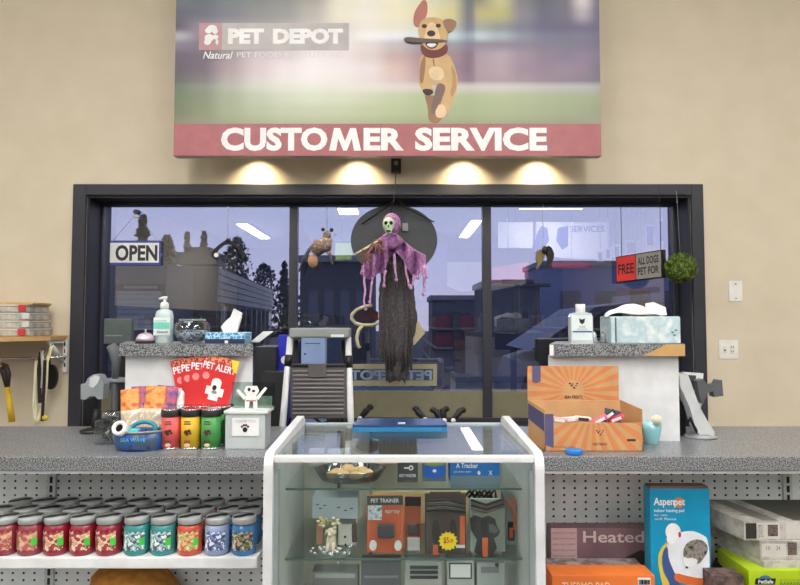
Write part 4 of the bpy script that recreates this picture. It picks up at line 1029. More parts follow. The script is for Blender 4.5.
m = MB(); m.lathe((x,2.37,ZH), [(.014,.132),(.0155,.134),(.0155,.15),(.011,.156),(.005,.158),(.005,.170)], WHITE, 16)
m.build('pump_cap', th)
m = MB(); m.tube([(x+.010,2.37,ZH+.172),(x-.004,2.365,ZH+.173),(x-.016,2.355,ZH+.168)], [.007,.006,.003], WHITE, 8); m.build('nozzle', th)
# fish bowl
x = nz(192, 2.38); th = thing('fish_bowl', 'round clear glass fish bowl on the left ledge beside the sanitizer', 'bowl', (x, 2.38, ZH))
BG = glass('bowl glass', (222,232,232), .12, .6)
m = MB(); m.lathe((x,2.38,ZH), [(.0001,.003),(.036,0),(.048,.012),(.066,.034),(.070,.052),(.064,.072),(.048,.086),(.046,.088),(.049,.093),(.052,.092)], BG, 30); m.build('bowl', th)
m = MB(); m.lathe((x,2.38,ZH), [(.0001,.085),(.046,.085),(.050,.089),(.046,.093),(.0001,.093)], mat('frosted rim', (150,160,160), .3), 30); m.box(x-.016, x+.016, 2.335, 2.34, ZH+.078, ZH+.088, PAPER, .002); m.build('lid_rim', th)
m = MB(); m.lathe((x,2.38,ZH), [(.0001,.008),(.034,.008),(.052,.028),(.056,.048),(.0001,.052)], multi('blue grey pebbles', [(120,124,160),(210,214,226),(70,74,110),(180,186,200)], 70, .3), 22); m.build('pebbles', th)
# blue tissue box with tissue
def tissue(x, y, z, w_, d_, h_, m1, m2, nm, lab, big):
    th = thing('tissue_box', lab, 'tissue box', (x, y, z))
    m = MB(); m.box(x-w_/2, x+w_/2, y-d_/2, y+d_/2, z, z+h_, m1, .004); m.build('carton', th)
    m = MB()
    if not big:
        base = [(-.02,0),(.028,0),(.034,.02),(.05,.075),(.018,.092),(.006,.06),(-.012,.045),(-.03,.022)]
        rws = []
        m.poly([(x+a, z+h_-.002+b) for a, b in base], y-.006, y+.004, PAPER)
        m.poly([(x+a*.8+.006, z+h_-.002+b*.82) for a, b in base], y+.006, y+.014, PAPER)
    else:
        rws = []
        for j in range(9):
            r = []
            for i in range(25):
                u = i/24; v = j/8
                px = x - .03 + (u-.5)*(.23-.03*v)
                zz = z+h_-.004 + max(0, math.sin(PI*min(1, u*1.12)))**.6*.05*(1-(2*v-1)**2*.7) + .006*math.sin(9*u+5*v)
                r.append((px, y-.055+.11*v, zz))
            rws.append(r)
        n0 = len(m.v); m.grid(rws, PAPER, .003)
        m.poly([(x+.045+a, z+h_+b) for a, b in [(-.03,0),(.05,.005),(.045,.035),(0,.055),(-.03,.05)]], y-.03, y-.024, PAPER)
    m.build('tissue', th)
    return th
BDOT = multi('blue dotted print', [(84,150,200),(168,214,232),(56,104,166),(120,190,220)], 70, .5)
x = nz(229, 2.37); th = tissue(x, 2.37, ZH, .148, .11, .042, BDOT, None, 't', 'flat blue patterned tissue box with one white tissue on the left ledge', 0)
m = MB(); m.box(x-.074, x+.074, 2.3135, 2.316, ZH, ZH+.018, mat('navy edge', (36,46,84), .5)); m.box(x+.0, x+.012, 2.312, 2.3145, ZH+.002, ZH+.012, PAPER); m.build('lower_band', th)
# pale folded sheet
x = nz(262, 2.5); m = MB(); m.add([(x-.03,2.43,ZH+.001),(x+.004,2.43,ZH+.001),(x+.03,2.57,ZH+.04),(x-.01,2.57,ZH+.04),(x-.03,2.43,ZH+.003),(x+.004,2.43,ZH+.003),(x+.03,2.57,ZH+.042),(x-.01,2.57,ZH+.042)], [(3,2,1,0),(4,5,6,7),(0,1,5,4),(1,2,6,5),(2,3,7,6),(3,0,4,7)], mat('pale card', (200,204,206), .6)); one('card_sheet', m, 'pale card sheet tilted up at the right end of the left ledge', 'card')
# alcohol bottle on right ledge
x = nz(581, 2.36); th = thing('sanitizer_refill', 'flat clear square-shouldered bottle with white cap and blue-striped label on the right ledge', 'bottle', (x, 2.36, ZH))
m = MB(); m.poly([(x-.041,ZH),(x+.041,ZH),(x+.042,ZH+.1),(x+.036,ZH+.113),(x+.016,ZH+.118),(x-.016,ZH+.118),(x-.036,ZH+.113),(x-.042,ZH+.1)], 2.345, 2.385, mat('clear liquid bottle', (206,216,220), .12, spec=.8)); m.build('bottle', th)
m = MB(); m.box(x-.0385, x+.0385, 2.3435, 2.346, ZH+.012, ZH+.106, mat('white label'), .001); lb = m.build('label', th)
m = MB(); m.box(x-.036, x+.036, 2.3425, 2.344, ZH+.042, ZH+.047, mat('royal blue line', (62,72,150), .5)); m.poly([(x-.011,ZH+.095),(x-.009,ZH+.08),(x,ZH+.072),(x+.009,ZH+.08),(x+.011,ZH+.095),(x,ZH+.09)], 2.3425, 2.344, INK)
m.text('PURE', x-.012, x+.012, ZH+.06, ZH+.065, 2.344, INK); m.text('cleanser', x-.02, x+.02, ZH+.052, ZH+.057, 2.344, mat('royal blue line')); m.build('label_print', lb)
m = MB(); m.lathe((x,2.365,ZH), [(.017,.116),(.018,.118),(.018,.147),(.0165,.149),(.0001,.149)], WHITE, 20); m.build('cap', th)
x = nz(639.5, 2.4); th = tissue(x, 2.4, ZH, .262, .13, .102, multi('pale aqua watercolour', [(206,222,226),(176,200,208),(222,230,232)], 20, .6), None, 't', 'large pale aqua tissue box with white tissue pulled out on the right ledge', 1)
m = MB(); m.box(x-.116, x-.111, 2.334, 2.3365, ZH+.004, ZH+.098, mat('slate seam', (70,86,104), .5)); m.build('side_seam', th)
m = MB(); 
for a, b in ((0,0),(.012,.008),(.006,-.01)): m.ell(x+.1+a, ZH+.042+b, .006, .004, 2.333, 2.336, mat('teal leaves', (100,146,150), .6), 8)
m.build('leaf_print', th)
for i, (px, c, lb) in enumerate(((594, (215,220,226), 'small clear stopper standing right of the refill bottle'), (603, (196,200,204), 'small chrome trinket between the bottle and the large tissue box'))):
    x = nz(px, 2.40); m = MB(); m.lathe((x,2.4,ZH), [(.012,0),(.016,.006),(.009,.02),(.012,.03),(.005,.042),(.0001,.044)], mat('trinket %d' % i, c, .2, .6), 14); one('trinket', m, lb, 'trinket')
# ------------------------------------------------------------------ goods on the left counter
def cz(px, py): # x and y on the countertop at a measured point
    z = ZT; v = (292.5-py)/F; u = (px-400)/F
    s = (z-H)/(SINT+v*COST); return u*s, s*(COST-v*SINT)
TIN = {'pink-red': (222,92,92), 'yellow': (226,182,44), 'green': (72,156,82)}
def tin(key):
    th = thing('treat_tin', 'x', 'tin'); b = mat('tin ' + key, TIN[key], .4)
    m = MB(); m.lathe((0,0,0), [(.0335,.006),(.0335,.112)], b, 24); m.build('printed_body', th)
    m = MB(); m.lathe((0,0,0), [(.034,0),(.0352,.001),(.0352,.006),(.0335,.008)], CHROME, 24); m.build('base_rim', th)
    m = MB(); m.lathe((0,0,0), [(.0335,.112),(.035,.113),(.035,.134),(.033,.137),(.0001,.137)], mat('black tin lid', (46,44,46), .35), 24)
    m.build('lid', th)
    m = MB(); m.lathe((0,0,0), [(.033,.1345),(.0345,.136),(.033,.139),(.029,.1385)], CHROME, 24); m.build('lid_rim', th)
    m = MB(); 
    for k_, (dz, w_) in enumerate(((.096,.02),(.088,.024),(.03,.02),(.024,.024))): 
        m.box(-w_*.5, w_*.5, -.0346, -.033, dz, dz+.003, mat('dark tin print', (90,52,40), .6))
    for (a, b_, r) in ((-.004,.062,.008),(.006,.066,.006),(-.001,.055,.006),(.011,.058,.004)): m.ell(a, b_, r, r*.9, -.0352, -.0325, mat('dark tin print'), 12)
    m.ell(0, .018, .010, .006, -.0352, -.0325, mat('pale tin print', (230,200,170), .6), 12)
    m.build('print', th); return th
rows3 = (('pink-red',172.5),('yellow',192),('green',212))
for key, px in rows3:
    p = tin(key); x0, y0 = cz(px, 447.5); y0 += .0
    for j in range(3):
        t_ = p if j == 0 else copytree(p)
        t_.location = (x0+.014*j, 2.185+.075*j, ZT); t_['group'] = 'treat tins on the left counter'
        t_['label'] = '%s tin with black lid, %s of its three' % (key, ('nearest the counter edge','second','furthest back')[j])
        t_.rotation_euler.z = .1*math.sin(px+j)
# fan of red sticker packets in a small holder
YA = 2.36 - .06
def packet(ang, px, lab, frontmost, y):
    w_, h_ = .13, .20
    th = thing('sticker_packet', lab, 'packet', (P(204,420,y).x+px+.016, y, ZT+.155), 'red pet alert packets in a fan')
    rr = mat('bright red card', (222,48,52), .45)
    m = MB(); m.box(-w_/2, w_/2, -.001, .001, -.1, h_-.04, rr); m.build('card', th, local=True)
    m = MB(); m.box(-w_/2, w_/2, -.0016, -.001, h_-.062, h_-.04, multi('patterned header', [(200,60,56),(236,150,110),(150,40,60),(230,110,60)], 60, .5)); m.build('header', th, local=True)
    m = MB(); 
    if frontmost: m.text('PET ALERT', -w_*.47, w_*.47, h_-.092, h_-.066, -.001, WP, bold=.03)
    else: m.text('PET', -w_*.47, -w_*.1, h_-.092, h_-.066, -.001, WP, bold=.03)
    for k_ in range(2): m.text('IN CASE OF FIRE', -w_*.2+.02*k_, w_*.44, -.03-.012*k_, -.022-.012*k_, -.001, WP)
    m.build('lettering', th, local=True)
    m = MB(); m.ell(-w_*.32, h_-.118, .013, .013, -.0018, -.001, mat('pale red seal', (240,150,150), .5), 16); m.build('seal', th, local=True)
    if frontmost:
        m = MB(); m.box(-.03, .036, -.002, -.001, .018, .048, PAPER, .0); m.box(-.015, .021, -.0021, -.001, .0, .07, PAPER); m.ell(.003, .068, .018, .014, -.0022, -.001, PAPER)
        m.ell(0, .046, .008, .010, -.003, -.002, INK, 12); m.ell(.003, .03, .010, .006, -.003, -.002, GREY, 12); m.build('white_cross_with_cat', th, local=True)
        m = MB(); m.poly([(w_/2-.03,h_-.04),(w_/2,h_-.04),(w_/2,h_-.085),(w_/2-.012,h_-.085)], -.0026, -.0016, mat('yellow corner', (242,216,60), .5)); m.build('yellow_corner', th, local=True)
    th.rotation_euler = (0, math.radians(ang), 0)
packet(-13, -.045, 'red PET ALERT sticker packet, leftmost of the fan', 0, YA)
packet(-5, -.030, 'red PET ALERT sticker packet, second from the left in the fan', 0, YA-.005)
packet(4, -.012, 'red PET ALERT sticker packet, third from the left in the fan', 0, YA-.010)
packet(14, .01, 'red PET ALERT sticker packet with yellow corner and white cross, frontmost of the fan', 1, YA-.015)
m = MB(); q = P(204,420,2.3).x+.016; m.box(q-.06, q+.05, 2.262, 2.309, ZT, ZT+.07, mat('white card holder', (236,236,236), .5), .003); one('packet_stand', m, 'small white card stand holding the fan of red packets', 'stand')
# white paw-print display box with clear riser
YX = 2.17; x0 = P(225, 441, YX).x; x1 = P(262, 441, YX).x
th = thing('donation_box', 'white box with paw-print label and clear back panel showing a white dog', 'display box', ((x0+x1)/2, YX, ZT))
m = MB(); m.box(x0, x1+.01, YX, YX+.1, ZT, P(400,414,YX).z, mat('pale grey acrylic', (196,204,206), .3), .003); m.build('box', th)
zz = P(400,414,YX).z
m = MB(); m.box(x0-.005, x1+.02, YX-.005, YX+.105, zz, zz+.012, mat('white acrylic lid', (226,230,230), .3), .003); m.build('lid', th)
m = MB(); m.prect(232, 418, 259, 436, YX-.003, .002, PAPER, .0); m.build('label', th)
m = MB(); q = P(245, 428.5, YX-.004); k_ = YX/F
for dx, dy, r in ((0,-1.2,2.4),(-3,1.8,1.1),(-1.1,3.2,1.1),(1.1,3.2,1.1),(3,1.8,1.1)): m.ell(q.x+dx*k_, q.z+dy*k_, r*k_, r*k_*1.05, YX-.0045, YX-.003, INK, 10)
m.ptext('THANK YOU', 235, 419.8, 256, 422.4, YX-.003, mat('faint print', (170,176,176), .6)); m.build('paw_print', th)
Yb = YX+.06; zt2 = zz+.012
m = MB(); a0, a1, _, _ = RX(232, 382, 275, 410, Yb); m.box(a0, a1, Yb, Yb+.003, zt2, P(400,382,Yb).z, glass('acrylic sheet', (228,236,234), .1, .4, .05)); m.build('clear_panel', th)
m = MB(); m.prect(234, 396, 272, 409.5, Yb+.004, .001, multi('soft green print', [(150,180,160),(206,214,196),(176,196,180)], 25, .6)); m.build('green_print', th)
m = MB(); DW = mat('white bone dog', (240,240,240), .5)
for pts in ([(246,386),(257,386),(259,391),(256,396),(247,396),(244,391)], [(246,396),(256,396),(257,401),(245,401)], [(245,401),(249.5,401),(248,411),(245,411)], [(253,401),(257,401),(257.5,411),(254,411)], [(246,397),(238,389),(236,390.5),(244,400)], [(256,397),(265,387),(267,388.5),(258,400)]): m.ppoly(pts, Yb-.004, .003, DW)
m.pell(249,389.5,1.4,1.8,Yb-.0055,.002,INK); m.pell(253.5,391,1.6,1.2,Yb-.0055,.002,INK); m.prect(246,400,256,401.5,Yb-.0055,.001,mat('pink belt',(214,130,130),.5)); m.build('white_dog_figure', th)
# treat pouches
def pouch(px, py, w_, h_, y, top, body, lab, ang=0):
    x = P(px, py, y).x; zb_ = ZT
    th = thing('treat_pouch', lab, 'pouch', (x, y, zb_), 'treat pouches behind the oval tub')
    zbase = .062
    rws = []; mid = []
    def g(z0, z1, n): 
        R_ = []
        for j in range(n+1):
            t = j/n; z = z0+(z1-z0)*t; tt = (z-0)/(h_)
            bul = .016*math.sin(PI*min(1, max(0, 1-tt)))**.6
            R_.append([(-w_/2+w_*i/10, -bul*math.sin(PI*i/10)**.7-.001, z) for i in range(11)])
        return R_[::-1]
    m = MB(); m.grid(g(h_*0, h_*.62, 7), body, .004); m.build('pouch', th, local=True)
    m = MB(); m.grid(g(h_*.62, h_, 5), top, .004); m.build('header', th, local=True)
    th.rotation_euler = (math.radians(-8), math.radians(ang), 0)
    return th
OR = multi('orange header', [(236,128,56),(240,170,90),(200,90,60)], 40, .4); PU = multi('purple header', [(96,74,150),(200,90,110),(60,60,120)], 40, .4)
WB = multi('white window bag', [(238,236,226),(214,196,160),(190,180,176),(246,246,246)], 60, .35); WB2 = multi('white crinkled bag', [(240,240,238),(206,204,200),(176,172,170)], 50, .3)
pouch(132, 400, 0.068, 0.200, 2.235, OR, WB, 'orange-topped white treat pouch, leftmost of the pouches', -6)
pouch(141, 400, 0.073, 0.208, 2.25, PU, WB, 'purple-topped white treat pouch, second from the left', -3)
pouch(151, 400, 0.073, 0.210, 2.236, OR, WB, 'orange-topped white treat pouch in the middle of the pouches', 2)
pouch(160, 400, 0.077, 0.210, 2.25, PU, WB, 'purple-topped white treat pouch beside the plain white ones', 5)
pouch(170, 400, 0.077, 0.200, 2.27, WB2, WB2, 'plain white crinkled pouch behind the pink-red tin', 2)
pouch(180, 402, 0.077, 0.190, 2.286, WB2, WB2, 'plain white crinkled pouch partly behind the red packets', -3)
# oval tub
x0 = P(139,440,2.17).x; th = thing('oval_tub', 'oval tub with blue wave print full of small pet goods', 'tub', (x0, 2.17, ZT))
hh = .066; xr_ = 25*2.14/F
m = MB(); WM = multi('dark blue wave print', [(58,76,96),(30,92,170),(74,92,112),(40,60,120)], 28, .3)
m.lathe((x0,2.17,ZT), [(.0001,0),(xr_*.86,0),(xr_*.9,.004),(xr_*.97,hh*.4),(xr_,hh),(xr_-.004,hh),(xr_*.93,hh*.4),(xr_*.82,.008),(.0001,.008)], WM, 36, 1, .62); m.build('tub', th)
m = MB(); m.tube([(x0+xr_*math.cos(a), 2.17+xr_*.62*math.sin(a), ZT+hh) for a in [2*PI*i/36 for i in range(37)]], .0035, mat('grey rim', (150,156,156), .4), 8); m.build('rim', th)
m = MB(); m.lathe((x0,2.17,ZT), [(xr_*.872,.003),(xr_*.93,.026)], mat('royal blue base band', (44,44,140), .35), 36, 1.02, .64); m.build('base_band', th)
m = MB(); m.text('SEA WAVE', x0-.04, x0+.045, ZT+.036, ZT+.048, 2.17-xr_*.62-.001, mat('pale wave print', (110,190,230), .5), bold=.01); m.build('lettering', th)
CY = mat('turquoise rubber', (28,140,166), .4)
m = MB(); m.tube([(x0+.015+.043*math.cos(a), 2.165+.018*math.sin(a), ZT+.068+.024*math.sin(a)) for a in [2*PI*i/30 for i in range(31)]], .0075, CY, 8); one('rubber_ring', m, 'turquoise rubber ring lying in the oval tub', 'pet toy')
m = MB(); m.box(x0-.032, x0+.012, 2.13, 2.155, ZT+.045, ZT+.075, mat('bright cyan card', (90,214,226), .5), .004); one('cyan_packet', m, 'bright cyan packet at the front of the oval tub', 'packet')
m = MB(); m.box(x0+.015, x0+.033, 2.13, 2.16, ZT+.045, ZT+.073, mat('deep blue card', (48,52,150), .5), .004); one('blue_packet', m, 'small deep blue packet beside the cyan one in the tub', 'packet')
xw = P(122.5, 430, 2.14).x
th = thing('paper_roll', 'white roll with a dark open end leaning in the left of the oval tub', 'roll', (xw, 2.15, ZT+.05))
m = MB(); M_ = Matrix.Translation((xw, 2.14, ZT+.072)) @ Matrix.Rotation(math.radians(68), 4, 'X') @ Matrix.Rotation(0, 4, 'Y')
m.lathe((0,0,0), [(.013,-.02),(.024,-.02),(.025,.03),(.02,.035),(.013,.03),(.013,-.02)], PAPER, 20); m.xf(M_); m.build('roll', th)
m = MB(); m.lathe((0,0,0), [(.0001,.024),(.0135,.024)], INK, 16); m.xf(M_); m.build('hollow_core', th)
# square glass jar
xg, yg = cz(111, 440); th = thing('glass_jar', 'square clear glass jar with clips behind the left end of the tub', 'jar', (xg, 2.28, ZT))
xg = P(113, 430, 2.28).x
m = MB(); m.box(xg-.052, xg+.04, 2.24, 2.32, ZT+.001, ZT+.088, glass('thick clear glass', (214,222,222), .12, .5), .008); m.build('jar', th)
m = MB(); m.lathe((xg-.005,2.28,ZT), [(.03,.088),(.034,.09),(.034,.112),(.03,.114)], glass('neck glass', (200,208,208), .2, .5), 18); m.build('neck', th)
m = MB()
for k_ in range(14): 
    c = Vector((xg-.006+random.uniform(-.036,.036), 2.28+random.uniform(-.025,.025), ZT+.014+random.uniform(0,.05))); d = Vector((random.gauss(0,1),random.gauss(0,1),random.gauss(0,1))).normalized()*.014
    m.tube([c-d, c+d], .004, random.choice([WHITE, GREY, DGREY, CHROME]), 6)
tag(m.build('metal_clips', th), kind='stuff')
# scanner on the left, and card reader on the right
def rbs(x): return x
x = P(94.5, 390, 2.5).x
th = thing('barcode_scanner', 'grey handheld barcode scanner head on a stand at the left end of the counter', 'scanner', (x, 2.5, ZT))
G2 = mat('silver grey plastic', (148,154,158), .35)
m = MB(); m.lathe((x,2.5,ZT), [(.05,0),(.05,.01),(.02,.02)], BLACK, 20); m.tube([(x,2.5,ZT+.01),(x+.012,2.5,ZT+.09)], .012, BLACK); m.build('stand', th)
m = MB(); q = [P(a, b, 2.46) for a, b in ((82,384),(86,384),(89,378),(94,374.5),(100,375),(103,380),(105,384),(104,399),(99,399),(96,396),(91,396),(86,399.5),(82,399))]
m.poly([(v.x, v.z) for v in q], 2.45, 2.50, G2); m.build('scan_head', th)
m = MB(); m.ppoly([(89,386),(90,378),(95,375.5),(100,377),(98,383),(93,388)], 2.447, .006, mat('shiny light grey', (206,210,212), .15)); m.build('scan_window', th)
th = thing('monitor', 'black point-of-sale monitor seen from behind at the left of the window', 'monitor', (P(118,330,3.3).x, 3.3, .83))
m = MB(); m.prect(103.5, 318.5, 132, 344, 3.3, .03, mat('grey green monitor back', (82,92,92), .5), .006); m.build('screen_case', th)
m = MB(); m.prect(105, 335, 122, 336.2, 3.296, .005, GREY); m.build('seam', th)
q = P(120, 345, 3.34); m = MB(); m.box(q.x-.03, q.x+.03, 3.33, 3.36, .84, P(400,330,3.3).z, BLACK, .005); m.box(q.x-.1, q.x+.1, 3.26, 3.42, .821, .84, BLACK, .004); m.build('stand', th)
th = thing('pole_stand', 'grey curved plastic pole stand between the window jamb and the left ledge', 'stand', (P(113,380,2.85).x, 2.85, 0))
m = MB(); m.tube([P(111,345,2.85), P(115,352,2.85), P(116,362,2.85), P(115,380,2.85)], [.022,.026,.018,.014], mat('dark silver plastic', (98,102,108), .4), 10); m.build('neck', th)
m = MB(); m.tube([P(115,380,2.85), Vector((P(115,380,2.85).x, 2.85, .02))], .016, DGREY); m.lathe((P(115,380,2.85).x,2.85,0), [(.12,0),(.12,.02),(.02,.03)], DGREY, 20); m.build('post', th)
m = MB(); m.prect(103, 379, 127, 382.5, 2.83, .1, GREY, .003); m.build('tray', th)
# desk under the window
th = thing('back_desk', 'dark low desk running under the window behind the counters', 'desk', (0, 3.3, 0))
m = MB(); m.box(-1.8, 1.72, 3.08, 3.57, .79, .82, mat('dark desk top', (52,52,56), .5), .004); m.build('desktop', th)
for x in (-1.77, -.02, 1.68): m = MB(); m.box(x-.015, x+.015, 3.12, 3.55, 0, .79, mat('dark desk panel', (46,46,50), .6), .003); m.build('side_panel', th)
# step ladder
YL_ = 2.92
th = thing('step_ladder', 'grey and white folding step ladder standing behind the glass case', 'ladder', (P(318,400,YL_).x, YL_, 0))
HG = mat('ladder grey plastic', (142,148,146), .5)
for a in ((290.5,337,283,420), (348,337,351,424)):
    p0, p1 = P(a[0], a[1], YL_+.03), P(a[2], a[3], YL_-.03); d = (p1-p0); p2 = p0 + d*((p0.z-.015)/(p0.z-p1.z))
    m = MB(); m.tube([p0, p0+d*.99, p2], .0155, mat('white tube', (222,224,228), .3), 10); r = m.build('rail', th)
    m = MB(); m.tube([p2+Vector((0,0,.03)), p2-Vector((0,0,.014))], .021, BLACK); m.build('rubber_foot', r)
    m = MB(); m.tube([p0+d*.22, p0+d*.36], .0185, BLACK, 10); m.build('joint', r)
for a in (296, 343):
    p0 = P(a, 340, YL_+.05); m = MB(); m.tube([p0, Vector((p0.x+(.0), 3.04, .015))], .011, mat('black tube', (36,36,40), .4)); m.build('rear_rail', th)
m = MB(); m.prect(289, 328, 349.5, 338, YL_-.03, .11, HG, .008)
m.build('tool_tray', th)
m = MB(); m.prect(331, 334.5, 344, 337, YL_-.032, .003, WHITE); m.build('white_sticker', th)
m = MB(); RB = mat('ribbed grey step', (96,92,94), .6)
x0, x1, z0, z1 = RX(291, 365.5, 346.5, 418, YL_)
m.box(x0, x1, YL_-.02, YL_, z0, z1, RB, .006)
for k_ in range(11):
    z = z0+.02+k_*(z1-z0-.03)/11; m.box(x0+.012, x1-.012, YL_-.026, YL_-.019, z, z+.009, mat('rib grey', (128,124,124), .6), .002)
m.build('folded_step', th)
m = MB(); x0, x1, z0, z1 = RX(309, 364, 327, 377, YL_); m.box(x0, x1, YL_-.031, YL_-.02, z0, z1, RB, .003); m.build('step_latch', th)
m = MB(); m.prect(291, 364, 346, 366.5, YL_-.03, .03, BLACK, .004); m.build('step_edge', th)
# things on the desk
def dbox(name, lab, cat, a, b, c, d, Y, dep, col):
    th, *_ = prbox(name, lab, cat, a, b, c, d, Y, dep, col, .8205); return th
PB = mat('pale blue folder', (140,162,206), .5)
th = dbox('blue_folder_box', 'pale blue file box standing behind the top of the step ladder', 'box', 301, 337.5, 325, 420, 3.3, .08, PB)
m = MB(); m.prect(305, 343, 320, 343.8, 3.298, .003, DGREY); m.build('seam_line', th)
m = MB(); m.pell(305, 354, 1, 1, 3.298, .003, INK); m.build('latch', th)
th = dbox('blue_can', 'deep blue container glowing beside the left rail of the ladder', 'container', 278, 335, 288.5, 420, 3.3, .06, mat('deep blue', (40,48,190), .4))
m = MB(); m.pell(284.5, 360, 3.6, 4, 3.297, .004, PAPER); m.build('white_disc', th)
th = dbox('printer', 'black boxy printer on the desk left of the ladder', 'printer', 254, 347, 276, 420, 3.25, .25, mat('printer black', (34,34,40), .5))
th = dbox('dark_cabinet', 'dark printer cabinet on the desk between the ladder and the left ledge', 'cabinet', 262, 372, 284, 420, 3.12, .1, mat('cabinet dark', (44,44,48), .6))
# black strapping with white clips standing on the desk
for i, (px, pts, lb) in enumerate((
    (360, [(352,427),(360,418),(366,411),(370,407)], 'black clip strap leaning right, nearest the ladder'),
    (425, [(432,428),(425,419),(418,412),(416,409)], 'black clip strap leaning left above the blue tray'),
    (437, [(446,430),(440,420),(436,411),(433,410)], 'black clip strap, left one of the cluster right of the blue tray'),
    (444, [(447,430),(444,420),(443,410),(446,409)], 'black clip strap, upright middle one of the cluster right of the blue tray'),
    (457, [(446,428),(453,420),(460,411),(463,410)], 'black clip strap leaning right, by the window mullion'))):
    Yc = 3.2+.04*(i % 3); L = [P(a, b, Yc) for a, b in pts]; base = Vector((L[0].x, Yc, .835))
    th = thing('clip_strap', lb, 'strap', (base.x, Yc, .821), 'black clip straps behind the glass case')
    m = MB(); m.tube([base]+L, [.02,.016,.014,.018,.010], mat('black rubber', (22,20,26), .5), 8); m.ball(L[-1], .02, mat('black rubber'), 8, 1, .6, .8, .1); m.lathe((base.x,Yc,.821), [(.04,0),(.04,.012),(.01,.02)], mat('black rubber'), 12); m.build('strap', th)
    m = MB(); m.ball(L[1]+Vector((0,-.022,0)), .013, PAPER, 10); m.build('white_clip', th)
for i, (pts, lb) in enumerate(((([(290,420),(300,408),(315,418),(330,412),(345,420)]), 'tangle of black cable under the folded step'),(([(296,424),(310,414),(322,424),(338,417)]), 'second loop of black cable under the folded step'))):
    L = [P(a, b, 3.16+.05*i) for a, b in pts]; m = MB(); m.tube([Vector((L[0].x,L[0].y,.828))]+L+[Vector((L[-1].x,L[-1].y,.828))], .009, BLACK, 7); one('cable', m, lb, 'cable')
# ------------------------------------------------------------------ right counter goods
# sunburst display box
cxb, cyb = .64, 2.2
th = thing('sunburst_display_box', 'open cardboard display box with orange sunburst print and purple panels', 'display box', (.665, 2.2, ZT))
CB = mat('kraft card', (206,160,112), .7); OB = mat('burnt orange rays', (214,136,82), .7); PV = mat('purple panel', (90,88,128), .6)
wd, dp = .335, .13; hb = P(400,423,2.13).z-ZT; zl0 = .0; zl1 = P(400,366,2.26).z-ZT
a0 = -wd/2; a1 = wd/2; fy = -.065; by_ = .06
m = MB(); t = .003
m.box(a0, a1, fy, fy+t, .001, hb, CB); m.box(a0, a1, by_-t, by_, .001, hb+.06, CB); m.box(a0, a1, fy, by_, .0005, .0035, CB)
m.poly([(fy,.001),(by_,.001),(by_,hb+.062),(fy,hb+.045)], a0, a0+t, CB, 'x'); m.poly([(fy,.001),(by_,.001),(by_,hb+.062),(fy,hb+.045)], a1-t, a1, CB, 'x'); m.build('tray', th, local=True)
lx0, lx1 = a0+.0, a1-.006
m = MB(); m.box(lx0, lx1, by_+.001, by_+.004, hb+.02, zl1, CB, .0); m.build('lid_panel', th, local=True)
def rays(x0, x1, z0, z1, cx, cz_, n, y, nm, skipr=0, off=0):
    m = MB(); 
    def cliprect(pts):
        for ax_, lim, sg_ in ((0,x0,1),(0,x1,-1),(1,z0,1),(1,z1,-1)):
            out = []
            for a_i in range(len(pts)):
                p, q = pts[a_i], pts[(a_i+1) % len(pts)]
                ip, iq = (p[ax_]-lim)*sg_ >= 0, (q[ax_]-lim)*sg_ >= 0
                if ip: out.append(p)
                if ip != iq:
                    t_ = (lim-p[ax_])/(q[ax_]-p[ax_]); out.append((p[0]+(q[0]-p[0])*t_, p[1]+(q[1]-p[1])*t_))
            pts = out
            if not pts: return pts
        return pts
    for i in range(n):
        a = off + 2*PI*i/n; b = a+PI/n
        pts = cliprect([(cx+r_*math.cos(g_), cz_+r_*math.sin(g_)) for r_, g_ in ((skipr,a),(1,a),(1,b),(skipr,b))])
        if len(pts) > 2: m.poly(pts, y-.0008, y, OB)
    m.build(nm, th, local=True)
rays(lx0, lx1, hb+.02, zl1, (lx0+lx1)/2, zl1-.09, 24, by_+.001, 'sunburst_print', .04)
rays(a0, a1, .002, hb, .0, hb+.06, 26, fy, 'front_rays', .05, .06)
PR = mat('dark brown print', (62,44,50), .6)
m = MB(); cx = (lx0+lx1)/2
def mark(cx, cz_, s_, y):
    for dx, dz, r in ((-.012,.012,.004),(-.006,.004,.004),(.003,-.004,.004),(.010,.004,.003),(.014,.012,.0035),(-.002,.010,.003)): m.ell(cx+dx*s_, cz_+dz*s_, r*s_, r*s_*.8, y-.0012, y, PR, 10)
mark(cx, zl1-.075, 1, by_+.001); m.text('SUN TREATS', cx-.032, cx+.032, zl1-.118, zl1-.106, by_+.001, PR, bold=.02)
mark(.02, hb*.62, .8, fy); m.text('SUN TREATS', -.005, .045, .02, .029, fy, PR, bold=.02); m.text('natural dog chews', a0+.03, a0+.1, .012, .018, fy, PR)
m.build('lettering', th, local=True)
m = MB(); m.box(.113, .142, fy-.0012, fy, .034, .042, PR); m.build('side_note', th, local=True)
m = MB(); m.poly([(lx0+.016,zl1),(lx0+.046,zl1),(lx0+.046,zl1-.055),(lx0+.03,zl1-.062),(lx0+.016,zl1-.058)], by_-.0004, by_+.001, PV); m.build('purple_panel', th, local=True)
m = MB(); m.poly([(fy+.002,hb-.03),(by_-.002,hb-.005),(by_-.002,hb+.05),(fy+.002,hb+.03)], a0-.0012, a0, PV, 'x'); m.poly([(a0+.001,hb-.075),(a0+.03,hb-.085),(a0+.03,hb+.03),(a0+.001,hb+.03)], fy-.0012, fy, PV); m.build('purple_panel', th, local=True)
m = MB(); m.poly([(lx0,hb+.0),(lx0+.055,hb-.0),(lx0+.055,hb+.042),(lx0,hb+.06)], by_-.0006, by_+.001, PV); m.build('purple_panel', th, local=True)
m = MB(); m.poly([(a1-.06,hb-.02),(a1,hb-.02),(a1,hb+.02),(a1-.06,hb+.034)], by_-.0052, by_-.003, PV); m.build('purple_panel', th, local=True)

